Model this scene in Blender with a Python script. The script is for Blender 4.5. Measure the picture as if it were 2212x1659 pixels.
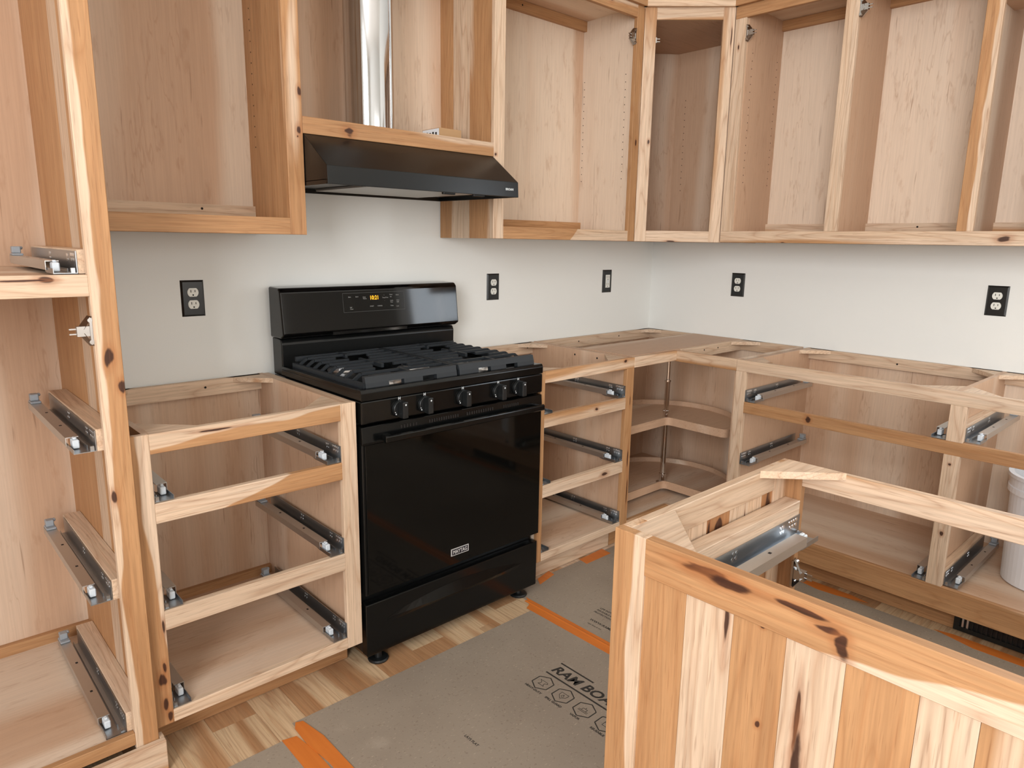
import bpy, bmesh, math, random
from mathutils import Vector, Matrix
random.seed(7)
scene = bpy.context.scene
COL = scene.collection
for o in list(bpy.data.objects):
    bpy.data.objects.remove(o)

# ------------------------------------------------------------------ camera
FPX = 1511.872
cam_d = bpy.data.cameras.new('camera')
cam_d.sensor_width = 36.0
cam_d.lens = FPX / 2212.0 * 36.0
cam_d.clip_start = 0.02
cam = bpy.data.objects.new('camera', cam_d)
COL.objects.link(cam)
_r = Vector((0.73578246, -0.67703639, 0.01568094))
_u = Vector((0.12368142, 0.15710662, 0.97980631))
_f = Vector((0.66582811, 0.71898486, -0.19933312))
cam.matrix_world = Matrix(((_r.x, _u.x, -_f.x, -3.25484), (_r.y, _u.y, -_f.y, -2.38301),
                           (_r.z, _u.z, -_f.z, 1.34236), (0, 0, 0, 1)))
scene.camera = cam

# ------------------------------------------------------------------ world, lights, exposure
scene.view_settings.view_transform = 'Standard'
scene.view_settings.look = 'None'
scene.view_settings.gamma = 1.0
scene.view_settings.use_curve_mapping = False
scene.view_settings.exposure = -0.12
world = bpy.data.worlds.new('world')
scene.world = world
world.use_nodes = True
bg = world.node_tree.nodes['Background']
bg.inputs[0].default_value = (0.72, 0.86, 1.0, 1)
bg.inputs[1].default_value = 1.0


def area(name, loc, rot, sx, sy, power, color):
    d = bpy.data.lights.new(name, 'AREA')
    d.shape = 'RECTANGLE'; d.size = sx; d.size_y = sy
    d.energy = power; d.color = color
    o = bpy.data.objects.new(name, d); COL.objects.link(o)
    o.location = loc; o.rotation_euler = rot
    return o


# daylight entering by the three windows of the room
area('window_light_left', (-5.42, -3.45, 2.0), (0, math.radians(-90), 0), 2.1, 1.9, 208, (0.985, 0.99, 1.0))
area('window_light_front', (-1.9, -5.92, 1.65), (math.radians(90), 0, 0), 2.4, 1.9, 58, (1.0, 0.95, 0.88))
area('window_light_right', (-0.02, -2.26, 1.62), (0, math.radians(90), 0), 0.9, 0.62, 14, (0.84, 0.92, 1.0))

# ------------------------------------------------------------------ helpers
def lin(c):
    c = c / 255.0
    return c / 12.92 if c <= 0.04045 else ((c + 0.055) / 1.055) ** 2.4


def rgb(r, g, b):
    return (lin(r), lin(g), lin(b), 1.0)


WORLD = {}


def thing(name, loc, label, cat, group=None):
    o = bpy.data.objects.new(name, None)
    o.empty_display_size = 0.05
    COL.objects.link(o); o.location = loc
    o['label'] = label; o['category'] = cat
    if group: o['group'] = group
    WORLD[o.name] = Vector(loc)
    return o


def tag(o, label, cat, group=None):
    o['label'] = label; o['category'] = cat
    if group: o['group'] = group
    return o


def mk(name, bm, mat, parent=None, bevel=0.0, seed=None, tone=0.5, smooth=False, seg=1, label=None, stuff=False):
    if bevel > 0:
        bmesh.ops.bevel(bm, geom=list(bm.edges), offset=bevel, segments=seg, affect='EDGES', profile=0.5)
    bmesh.ops.recalc_face_normals(bm, faces=list(bm.faces))
    xs = [v.co for v in bm.verts]
    lo = Vector((min(c.x for c in xs), min(c.y for c in xs), min(c.z for c in xs)))
    hi = Vector((max(c.x for c in xs), max(c.y for c in xs), max(c.z for c in xs)))
    org = Vector(((lo.x + hi.x) / 2, (lo.y + hi.y) / 2, lo.z))
    for v in bm.verts: v.co -= org
    me = bpy.data.meshes.new(name); bm.to_mesh(me); bm.free()
    if smooth:
        for p in me.polygons: p.use_smooth = True
    o = bpy.data.objects.new(name, me)
    COL.objects.link(o)
    me.materials.append(mat)
    WORLD[o.name] = org
    if parent:
        o.parent = parent
        o.location = org - WORLD[parent.name]
    else:
        o.location = org
    o['seed'] = float(seed if seed is not None else random.uniform(0, 50))
    o['tone'] = float(tone)
    if label: o['label'] = label
    if stuff: o['kind'] = 'stuff'
    return o


def bx(bm, x0, x1, y0, y1, z0, z1):
    x0, x1 = min(x0, x1), max(x0, x1); y0, y1 = min(y0, y1), max(y0, y1); z0, z1 = min(z0, z1), max(z0, z1)
    v = [bm.verts.new((x, y, z)) for z in (z0, z1) for (x, y) in ((x0, y0), (x1, y0), (x1, y1), (x0, y1))]
    for f in ((0, 3, 2, 1), (4, 5, 6, 7), (0, 1, 5, 4), (1, 2, 6, 5), (2, 3, 7, 6), (3, 0, 4, 7)):
        bm.faces.new([v[i] for i in f])
    return bm


def box(name, x0, x1, y0, y1, z0, z1, mat, parent=None, **k):
    return mk(name, bx(bmesh.new(), x0, x1, y0, y1, z0, z1), mat, parent, **k)


def prism(bm, poly, axis, a0, a1):
    """poly of 2D points; axis x: (y,z), y: (x,z), z: (x,y)"""
    def P(p, a):
        return {'x': (a, p[0], p[1]), 'y': (p[0], a, p[1]), 'z': (p[0], p[1], a)}[axis]
    A = [bm.verts.new(P(p, a0)) for p in poly]; B = [bm.verts.new(P(p, a1)) for p in poly]
    n = len(poly)
    bm.faces.new(A); bm.faces.new(B[::-1])
    for i in range(n):
        bm.faces.new((A[i], B[i], B[(i + 1) % n], A[(i + 1) % n]))
    return bm


def cyl(bm, c, axis, r, h, n=24, r2=None):
    """cylinder from c along axis by h"""
    r2 = r if r2 is None else r2
    def P(t, rr, a):
        u, v = rr * math.cos(t), rr * math.sin(t)
        return {'x': (c[0] + a, c[1] + u, c[2] + v), 'y': (c[0] + u, c[1] + a, c[2] + v), 'z': (c[0] + u, c[1] + v, c[2] + a)}[axis]
    A = [bm.verts.new(P(2 * math.pi * i / n, r, 0)) for i in range(n)]
    B = [bm.verts.new(P(2 * math.pi * i / n, r2, h)) for i in range(n)]
    bm.faces.new(A[::-1]); bm.faces.new(B)
    for i in range(n):
        bm.faces.new((A[i], A[(i + 1) % n], B[(i + 1) % n], B[i]))
    return bm


def lathe(bm, c, prof, n=40):
    rings = []
    for r, z in prof:
        rings.append([bm.verts.new((c[0] + r * math.cos(2 * math.pi * i / n), c[1] + r * math.sin(2 * math.pi * i / n), c[2] + z)) for i in range(n)])
    for a, b in zip(rings, rings[1:]):
        for i in range(n):
            bm.faces.new((a[i], a[(i + 1) % n], b[(i + 1) % n], b[i]))
    bm.faces.new(rings[0][::-1]); bm.faces.new(rings[-1])
    return bm


def bar(bm, p, q, w, h):
    """rectangular bar from p to q, width w (horizontal), height h"""
    p, q = Vector(p), Vector(q); d = (q - p).normalized()
    s = d.cross(Vector((0, 0, 1)))
    if s.length < 1e-4: s = Vector((1, 0, 0))
    s.normalize(); t = s.cross(d)
    vs = []
    for c in (p, q):
        for a, b in ((-1, -1), (1, -1), (1, 1), (-1, 1)):
            vs.append(bm.verts.new(c + s * (a * w / 2) + t * (b * h / 2)))
    for f in ((0, 1, 2, 3), (7, 6, 5, 4), (0, 4, 5, 1), (1, 5, 6, 2), (2, 6, 7, 3), (3, 7, 4, 0)):
        bm.faces.new([vs[i] for i in f])
    return bm


# ------------------------------------------------------------------ materials
class N:
    def __init__(self, name):
        self.m = bpy.data.materials.new(name); self.m.use_nodes = True
        self.t = self.m.node_tree
        self.b = self.t.nodes['Principled BSDF']

    def node(self, typ, **k):
        n = self.t.nodes.new(typ)
        for a, v in k.items(): setattr(n, a, v)
        return n

    def put(self, sock, v):
        if v is None: return
        if hasattr(v, 'is_output') or isinstance(v, bpy.types.NodeSocket): self.t.links.new(v, sock)
        else: sock.default_value = v

    def math(self, op, a, b=None, clamp=False):
        n = self.node('ShaderNodeMath', operation=op, use_clamp=clamp)
        self.put(n.inputs[0], a); self.put(n.inputs[1], b)
        return n.outputs[0]

    def vec(self, op, a, b=None):
        n = self.node('ShaderNodeVectorMath', operation=op)
        self.put(n.inputs[0], a); self.put(n.inputs[1], b)
        return n.outputs['Value'] if op in ('LENGTH', 'DOT_PRODUCT') else n.outputs[0]

    def noise(self, v, scale=1.0, detail=2.0, rough=0.5, color=False):
        n = self.node('ShaderNodeTexNoise')
        self.put(n.inputs['Vector'], v); n.inputs['Scale'].default_value = scale
        n.inputs['Detail'].default_value = detail; n.inputs['Roughness'].default_value = rough
        return n.outputs['Color'] if color else n.outputs['Fac']

    def mix(self, f, a, b, blend='MIX'):
        n = self.node('ShaderNodeMix', data_type='RGBA', blend_type=blend)
        self.put(n.inputs[0], f); self.put(n.inputs[6], a); self.put(n.inputs[7], b)
        return n.outputs[2]

    def rng(self, v, a, b, c=0.0, d=1.0, smooth=True):
        n = self.node('ShaderNodeMapRange', interpolation_type='SMOOTHSTEP' if smooth else 'LINEAR')
        self.put(n.inputs[0], v); n.inputs[1].default_value = a; n.inputs[2].default_value = b
        n.inputs[3].default_value = c; n.inputs[4].default_value = d
        return n.outputs[0]

    def attr(self, name):
        n = self.node('ShaderNodeAttribute', attribute_type='OBJECT', attribute_name=name)
        return n

    def bump(self, h, dist, strength=0.4):
        n = self.node('ShaderNodeBump'); n.inputs['Strength'].default_value = strength
        n.inputs['Distance'].default_value = dist
        self.t.links.new(h, n.inputs['Height']); self.t.links.new(n.outputs[0], self.b.inputs['Normal'])


def plain(name, col, rough=0.5, metal=0.0, spec=0.5, emit=None, es=1.0, coat=0.0):
    n = N(name)
    n.b.inputs['Base Color'].default_value = col
    n.b.inputs['Roughness'].default_value = rough
    n.b.inputs['Metallic'].default_value = metal
    n.b.inputs['Specular IOR Level'].default_value = spec
    n.b.inputs['Coat Weight'].default_value = coat
    if emit:
        n.b.inputs['Emission Color'].default_value = emit; n.b.inputs['Emission Strength'].default_value = es
    return n.m


_wood = {}


def wood(kind, axis, knots=False):
    key = (kind, axis, knots)
    if key in _wood: return _wood[key]
    n = N('%s_grain_%s%s' % (kind, axis, '_knotty' if knots else ''))
    pos = n.node('ShaderNodeNewGeometry').outputs['Position']
    sep = n.node('ShaderNodeSeparateXYZ'); n.t.links.new(pos, sep.inputs[0])
    com = n.node('ShaderNodeCombineXYZ')
    if axis == 'd':      # boards that run across the corner at 45 degrees
        n.t.links.new(n.math('MULTIPLY', n.math('SUBTRACT', sep.outputs['X'], sep.outputs['Y']), 0.7071), com.inputs[0])
        n.t.links.new(n.math('MULTIPLY', n.math('ADD', sep.outputs['X'], sep.outputs['Y']), 0.7071), com.inputs[1])
        n.t.links.new(sep.outputs['Z'], com.inputs[2])
    else:
        for i, s in enumerate({'x': 'XYZ', 'y': 'YXZ', 'z': 'ZXY'}[axis]):
            n.t.links.new(sep.outputs[s], com.inputs[i])
    seed = n.attr('seed').outputs['Fac']; tone = n.attr('tone').outputs['Fac']
    off = n.node('ShaderNodeCombineXYZ')
    n.t.links.new(n.math('MULTIPLY', seed, 1.37), off.inputs[0])
    n.t.links.new(n.math('MULTIPLY', seed, 0.713), off.inputs[1])
    n.t.links.new(n.math('MULTIPLY', seed, 0.391), off.inputs[2])
    P = n.vec('ADD', com.outputs[0], off.outputs[0])
    wn = n.node('ShaderNodeTexWhiteNoise', noise_dimensions='1D')
    n.t.links.new(seed, wn.inputs['W'])
    jit = n.rng(wn.outputs['Value'], 0, 1, 0.82, 0.94, smooth=False)
    fine = n.noise(n.vec('MULTIPLY', P, (5, 170, 170)), detail=3, rough=0.6)
    if kind in ('hickory', 'floorwood'):
        warp = n.vec('MULTIPLY', n.vec('SUBTRACT', n.noise(n.vec('MULTIPLY', P, (2.2, 7, 7)), detail=2, color=True), (0.5, 0.5, 0.5)), (0, 0.035, 0.035))
        P2 = n.vec('ADD', P, warp)
        sapn = n.noise(n.vec('MULTIPLY', P2, (0.55, 10, 10)), detail=1)
        sap = n.rng(n.math('ADD', sapn, n.math('MULTIPLY', n.math('SUBTRACT', tone, 0.5), 0.75)), 0.48, 0.56)
        if knots:
            dv = n.math('SUBTRACT', n.vec('DOT_PRODUCT', pos, n.attr('split_dir').outputs['Vector']), n.attr('split_at').outputs['Fac'])
            dv = n.math('ADD', dv, n.math('MULTIPLY', n.math('SUBTRACT', n.noise(n.vec('MULTIPLY', P, (3.5, 9, 9)), detail=2), 0.5), 0.05))
            spl = n.rng(dv, -0.0025, 0.0025)
            mx = n.node('ShaderNodeMix', data_type='FLOAT')
            n.put(mx.inputs[0], n.attr('split_on').outputs['Fac']); n.put(mx.inputs[2], sap); n.put(mx.inputs[3], spl)
            sap = mx.outputs[0]
        rv = n.math('MULTIPLY', n.noise(n.vec('MULTIPLY', P2, (0.9, 12, 12)), detail=1.5), 26.0)
        ring = n.math('PINGPONG', rv, 1.0)
        ring = n.math('POWER', ring, 4.0)
        pores = n.rng(n.noise(n.vec('MULTIPLY', P, (16, 420, 420)), detail=1), 0.62, 0.72)
        C = [rgb(226, 203, 180), rgb(211, 178, 145), rgb(202, 157, 112), rgb(166, 118, 78)] if kind == 'hickory' else [rgb(219, 190, 154), rgb(203, 170, 132), rgb(190, 148, 108), rgb(164, 120, 84)]
        light = n.mix(n.noise(n.vec('MULTIPLY', P, (1, 22, 22)), detail=2), C[0], C[1])
        heart = n.mix(n.noise(n.vec('MULTIPLY', P, (1.2, 26, 26)), detail=2), C[2], C[3])
        col = n.mix(sap, light, heart)
        col = n.mix(n.math('MULTIPLY', ring, 0.36), col, rgb(156, 104, 64), 'MIX')
        col = n.mix(n.math('MULTIPLY', pores, 0.28), col, rgb(120, 72, 40))
        val = n.rng(fine, 0.3, 0.7, 0.88, 1.09)
    else:
        P2 = n.vec('ADD', P, n.vec('MULTIPLY', n.noise(n.vec('MULTIPLY', P, (1.5, 4, 4)), detail=2, color=True), (0.0, 0.06, 0.06)))
        band = n.noise(n.vec('MULTIPLY', P2, (0.22, 5.5, 5.5)), detail=1)
        fl = n.noise(n.vec('MULTIPLY', P2, (7, 26, 26)), detail=4, rough=0.65)
        col = n.mix(n.rng(n.math('ADD', band, n.math('MULTIPLY', n.math('SUBTRACT', tone, 0.5), 0.7)), 0.40, 0.62), rgb(231, 209, 187), rgb(207, 171, 142))
        col = n.mix(n.math('MULTIPLY', n.rng(fl, 0.56, 0.72), 0.30), col, rgb(176, 132, 98))
        streak = n.rng(n.noise(n.vec('MULTIPLY', P2, (3, 75, 75)), detail=2), 0.69, 0.76)
        col = n.mix(n.math('MULTIPLY', streak, 0.40), col, rgb(120, 78, 48))
        sq = n.noise(n.vec('MULTIPLY', P2, (2.6, 22, 22)), detail=3, rough=0.55)
        ln = n.rng(n.math('ABSOLUTE', n.math('SUBTRACT', sq, 0.5)), 0.016, 0.002)
        msk = n.rng(n.noise(n.vec('MULTIPLY', P, (2.0, 6, 6)), detail=1), 0.45, 0.62)
        col = n.mix(n.math('MULTIPLY', n.math('MULTIPLY', ln, msk), 0.24), col, rgb(158, 112, 76))
        val = n.rng(fine, 0.3, 0.7, 0.95, 1.04)
    if knots:
        wv = n.vec('MULTIPLY', n.vec('SUBTRACT', n.noise(n.vec('MULTIPLY', P, (9, 30, 30)), detail=4, color=True), (0.5, 0.5, 0.5)), (2.7, 2.7, 2.7))
        dark = None
        for i in range(5):
            k = n.attr('k%d' % i).outputs['Vector']; r = n.attr('r%d' % i).outputs['Vector']
            d = n.vec('LENGTH', n.vec('ADD', n.vec('DIVIDE', n.vec('SUBTRACT', pos, k), r), wv))
            halo = n.rng(d, 2.3, 0.9); core = n.rng(d, 1.05, 0.62)
            col = n.mix(n.math('MULTIPLY', halo, 0.42), col, rgb(160, 98, 56))
            col = n.mix(n.math('MULTIPLY', core, 0.93), col, n.mix(fine, rgb(28, 14, 10), rgb(78, 42, 30)))
    hsv = n.node('ShaderNodeHueSaturation')
    n.t.links.new(n.math('MULTIPLY', val, jit), hsv.inputs['Value']); n.t.links.new(col, hsv.inputs['Color'])
    n.t.links.new(hsv.outputs[0], n.b.inputs['Base Color'])
    n.b.inputs['Roughness'].default_value = 0.48 if kind == 'maple' else 0.52
    n.b.inputs['Specular IOR Level'].default_value = 0.32
    n.bump(fine, 0.0006, 0.25)
    _wood[key] = n.m
    return n.m


def H(axis): return wood('hickory', axis)
def FLW(axis): return wood('floorwood', axis)
def PLY(axis): return wood('maple', axis)


def knotty(o, *ks):
    """turn an object's wood into its knotty kind; ks = (centre, radii)"""
    nm = o.data.materials[0].name
    kind, axis = nm.split('_')[0], nm.split('_')[2]
    o.data.materials[0] = wood(kind, axis, True)
    if 'split_on' not in o:
        o['split_on'] = 0.0; o['split_at'] = 0.0; o['split_dir'] = [0.0, 0.0, 1.0]
    for i in range(5):
        c, r = ks[i] if i < len(ks) else ((99.0, 99.0, 99.0), (0.1, 0.1, 0.1))
        o['k%d' % i] = [float(v) for v in c]; o['r%d' % i] = [float(v) for v in r]


def two_tone(o, direction, at):
    """heartwood where dot(position, direction) > at, sapwood elsewhere"""
    if 'k0' not in o: knotty(o)
    o['split_dir'] = [float(v) for v in direction]; o['split_at'] = float(at); o['split_on'] = 1.0


def wall_mat():
    n = N('painted_wall')
    p = n.node('ShaderNodeNewGeometry').outputs['Position']
    n.t.links.new(n.mix(n.noise(p, 1.1, 3), rgb(229, 229, 225), rgb(225, 226, 222)), n.b.inputs['Base Color'])
    n.b.inputs['Roughness'].default_value = 0.72
    n.b.inputs['Specular IOR Level'].default_value = 0.25
    n.bump(n.noise(p, 240, 3), 0.0006, 0.25)
    return n.m


def board_mat():
    n = N('floor_protection_paper')
    p = n.node('ShaderNodeNewGeometry').outputs['Position']
    c = n.mix(n.rng(n.noise(p, 2.2, 4), 0.35, 0.65), rgb(152, 139, 124), rgb(142, 129, 115))
    c = n.mix(n.math('MULTIPLY', n.rng(n.noise(p, 120, 3), 0.60, 0.70), 0.4), c, rgb(112, 96, 82))
    c = n.mix(n.math('MULTIPLY', n.rng(n.noise(n.vec('MULTIPLY', p, (1, 3, 1)), 80, 3), 0.64, 0.72), 0.45), c, rgb(196, 178, 156))
    c = n.mix(n.math('MULTIPLY', n.rng(n.noise(p, 6.0, 6), 0.62, 0.78), 0.35), c, rgb(178, 164, 148))
    n.t.links.new(c, n.b.inputs['Base Color'])
    n.b.inputs['Roughness'].default_value = 0.75
    n.b.inputs['Specular IOR Level'].default_value = 0.2
    n.bump(n.noise(p, 90, 4), 0.0008, 0.3)
    return n.m


def steel_mat(name, col, rough, scratch=True):
    n = N(name)
    p = n.node('ShaderNodeTexCoord').outputs['Object']
    n.t.links.new(n.mix(n.noise(n.vec('MULTIPLY', p, (300, 12, 300)), 1, 2), col, tuple(min(1, c * 0.8) for c in col[:3]) + (1,)), n.b.inputs['Base Color'])
    n.b.inputs['Metallic'].default_value = 1.0
    n.t.links.new(n.rng(n.noise(p, 90, 3), 0.3, 0.7, rough * 0.8, rough * 1.25), n.b.inputs['Roughness'])
    return n.m


def tape_mat():
    n = N('orange_tape')
    p = n.node('ShaderNodeNewGeometry').outputs['Position']
    n.t.links.new(n.mix(n.noise(n.vec('MULTIPLY', p, (60, 4, 1)), 1, 3), rgb(216, 126, 52), rgb(188, 98, 36)), n.b.inputs['Base Color'])
    n.b.inputs['Roughness'].default_value = 0.42
    n.bump(n.noise(n.vec('MULTIPLY', p, (90, 9, 1)), 1, 3), 0.001, 0.4)
    return n.m


def foil_mat():
    n = N('galvanised_duct')
    p = n.node('ShaderNodeNewGeometry').outputs['Position']
    n.b.inputs['Base Color'].default_value = (0.60, 0.61, 0.63, 1)
    n.b.inputs['Metallic'].default_value = 1.0
    n.b.inputs['Roughness'].default_value = 0.09
    return n.m


def crinkle_mat():
    n = N('crinkled_foil_tape')
    p = n.node('ShaderNodeNewGeometry').outputs['Position']
    n.b.inputs['Base Color'].default_value = (0.85, 0.86, 0.88, 1)
    n.b.inputs['Metallic'].default_value = 1.0
    n.b.inputs['Roughness'].default_value = 0.2
    n.bump(n.noise(p, 110, 4), 0.006, 0.7)
    return n.m


M_WALL = wall_mat(); M_CEIL = plain('ceiling_white', rgb(232, 230, 225), 0.8)
M_BOARD = board_mat(); M_TAPE = tape_mat(); M_DUCT = foil_mat(); M_CRINK = crinkle_mat()
M_STEEL = plain('zinc_plated_steel', (0.42, 0.44, 0.46, 1), 0.33, 1.0)
M_STEELD = plain('dull_slide_steel', (0.60, 0.59, 0.57, 1), 0.42, 1.0)
M_CHROME = plain('chrome', (0.85, 0.85, 0.86, 1), 0.08, 1.0)
M_NICKEL = plain('nickel_hinge', (0.40, 0.385, 0.37, 1), 0.24, 1.0)
M_SILVER = plain('silver_badge', rgb(196, 194, 192), 0.35)
M_DIMINK = plain('dim_grey_outline', rgb(70, 70, 68), 0.4)
M_CLIP = plain('pale_grey_plastic', rgb(205, 212, 218), 0.4)
M_HOOK = plain('blue_grey_plastic', rgb(150, 156, 162), 0.4)
M_HOLE = plain('dark_hole', rgb(26, 20, 16), 0.9)
M_BRIGHT = plain('bare_screw_metal', (0.95, 0.95, 0.95, 1), 0.25, 1.0)
M_BLACK = plain('black_enamel', rgb(9, 10, 10), 0.16, 0.0, 0.36)
M_BLACKS = plain('satin_black_steel', rgb(12, 13, 13), 0.28, 0.0, 0.42)
M_GLOSS = plain('gloss_black_panel', rgb(9, 8, 8), 0.07, 0.0, 0.42)
M_GLASS = plain('black_oven_glass', rgb(9, 9, 8), 0.05, 0.0, 0.32)
M_IRON = plain('cast_iron_grate', rgb(34, 38, 42), 0.5, 0.0, 0.4)
M_KNOB = plain('black_knob_plastic', rgb(22, 24, 25), 0.36)
M_WHITEINK = plain('white_print', rgb(205, 210, 212), 0.5)
M_GREYINK = plain('grey_print', rgb(150, 150, 146), 0.5)
M_INK = plain('dark_print_on_paper', rgb(42, 38, 34), 0.7)
M_ALU = plain('aluminium_burner', (0.72, 0.72, 0.72, 1), 0.35, 1.0)
M_LED = plain('amber_display_digits', rgb(255, 170, 0), 0.5, emit=(1.0, 0.38, 0.01, 1), es=1.6)
M_PLATE = plain('black_outlet_plate', rgb(20, 22, 23), 0.25)
M_IVORY = plain('white_receptacle', rgb(222, 222, 214), 0.35)
M_BUCKET = plain('white_bucket_plastic', rgb(226, 229, 234), 0.42)
M_CARTON = plain('brown_carton', rgb(176, 140, 100), 0.7)
M_PAPER = plain('white_label', rgb(226, 228, 232), 0.6)
M_VENT = plain('black_vent_metal', rgb(18, 22, 22), 0.4)
M_FILTER = plain('hood_filter_metal', (0.45, 0.43, 0.40, 1), 0.4, 0.8)
M_FRAMEW = plain('white_window_frame', rgb(235, 235, 232), 0.45)
_n = N('window_glass'); _n.b.inputs['Transmission Weight'].default_value = 1.0
_n.b.inputs['Roughness'].default_value = 0.0; _n.b.inputs['IOR'].default_value = 1.02
M_PANE = _n.m

ZB = 0.8763


def structure(o):
    o['kind'] = 'structure'; return o


# ------------------------------------------------------------------ room shell
floor = structure(box('floor', -5.5, 0.0, -6.0, 0.0, -0.06, -0.0005, H('y'), tone=0.4))
structure(box('ceiling', -5.5, 0.0, -6.0, 0.0, 3.40, 3.48, M_CEIL))
structure(box('wall_back', -5.6, 0.1, 0.0, 0.1, -0.06, 3.48, M_WALL))


def wall_with_hole(name, axis, a, t, u0, u1, h0, h1, z0, z1, win):
    """axis x: wall plane at x=a (thickness t), runs in y u0..u1 with a hole h0..h1, z0..z1"""
    bm = bmesh.new()
    for (p, q, s, e) in ((u0, h0, -0.06, 3.48), (h1, u1, -0.06, 3.48), (h0, h1, -0.06, z0), (h0, h1, z1, 3.48)):
        if axis == 'x': bx(bm, a, a + t, p, q, s, e)
        else: bx(bm, p, q, a, a + t, s, e)
    structure(mk(name, bm, M_WALL))
    fr = bmesh.new(); w = 0.06
    c0, c1 = (a + t * 0.35, a + t * 0.75)
    for (p, q, s, e) in ((h0, h0 + w, z0, z1), (h1 - w, h1, z0, z1), (h0 + w, h1 - w, z0, z0 + w), (h0 + w, h1 - w, z1 - w, z1),
                         ((h0 + h1) / 2 - w / 2, (h0 + h1) / 2 + w / 2, z0 + w, z1 - w)):
        if axis == 'x': bx(fr, c0, c1, p, q, s, e)
        else: bx(fr, p, q, c0, c1, s, e)
    f = structure(mk(win, fr, M_FRAMEW))
    m = (c0 + c1) / 2
    for i in range(2):
        p = h0 + w if i == 0 else (h0 + h1) / 2 + w / 2
        q = (h0 + h1) / 2 - w / 2 if i == 0 else h1 - w
        if axis == 'x': box('pane', m - 0.002, m + 0.002, p, q, z0 + w, z1 - w, M_PANE, f)
        else: box('pane', p, q, m - 0.002, m + 0.002, z0 + w, z1 - w, M_PANE, f)


wall_with_hole('wall_right', 'x', 0.0, 0.1, -2.80, 0.0, -2.64, -1.90, 1.10, 2.14, 'window_1')
wall_with_hole('wall_left', 'x', -5.6, 0.1, -6.0, 0.0, -4.45, -2.45, 0.9, 3.1, 'window_2')
wall_with_hole('wall_front', 'y', -6.1, 0.1, -5.6, 0.1, -3.15, -0.65, 0.65, 2.65, 'window_3')

# right wall stops here; unseen hall added to keep the console's reflection dim
bm = bmesh.new(); bx(bm, 0.0, 0.1, -6.0, -5.0, -0.06, 3.48); bx(bm, 0.0, 0.1, -5.0, -2.80, 2.3, 3.48)
bx(bm, 0.1, 2.0, -2.80, -2.70, -0.06, 2.6); bx(bm, 0.1, 2.0, -5.1, -5.0, -0.06, 2.6); bx(bm, 2.0, 2.1, -5.1, -2.70, -0.06, 2.6); bx(bm, 0.1, 2.0, -5.0, -2.80, 2.3, 2.4)
structure(mk('wall_added_hall', bm, M_WALL))
structure(box('floor_added_hall', 0.0, 2.0, -5.0, -2.80, -0.06, -0.0005, H('y'), tone=0.4))

# hardwood planks that show between the cabinets and the paper
edges = [-3.02, -2.90, -2.795, -2.695, -2.572, -2.473, -2.318, -2.19, -2.056, -1.925, -1.80, -1.724, -1.672, -1.56, -1.45]
tones = [.5, .45, .4, .45, .5, .62, .66, .5, .45, .4, .5, .45, .6, .5]
brk = {3: (-0.585, 1.1, .45), 7: (-0.70, .9, .35), 8: (-0.62, .3, .6), 10: (-0.66, .3, .6), 12: (-0.6, .7, .3)}
for i in range(len(edges) - 1):
    a, b = edges[i] + 0.0006, edges[i + 1] - 0.0006
    if i in brk:
        s, t1, t2 = brk[i]
        box('plank', a, b, s + 0.0006, -0.40, -0.0004, 0.0006, FLW('y'), floor, tone=t1)
        box('plank', a, b, -1.0, s - 0.0006, -0.0004, 0.0006, FLW('y'), floor, tone=t2)
    else:
        box('plank', a, b, -1.0, -0.40, -0.0004, 0.0006, FLW('y'), floor, tone=tones[i])
for i in range(22):       # aisle strip beside the right-hand run
    y = -0.62 - i * 0.115
    box('plank', -0.70, -0.40, y - 0.1144, y, -0.0004, 0.0006, FLW('x'), floor, tone=random.uniform(.2, .6))


# ------------------------------------------------------------------ small shared parts
def tri_block(parent, corner, du, dv, size=0.12, z=ZB, th=0.017):
    """plywood triangle in a top corner; du, dv signs"""
    x, y = corner
    bm = bmesh.new()
    prism(bm, [(x, y), (x + du * size, y), (x, y + dv * size)], 'z', z - th, z - 0.0015)
    return mk('corner_block', bm, H('x'), parent, tone=0.25)


_slide_cache = {}


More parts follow.
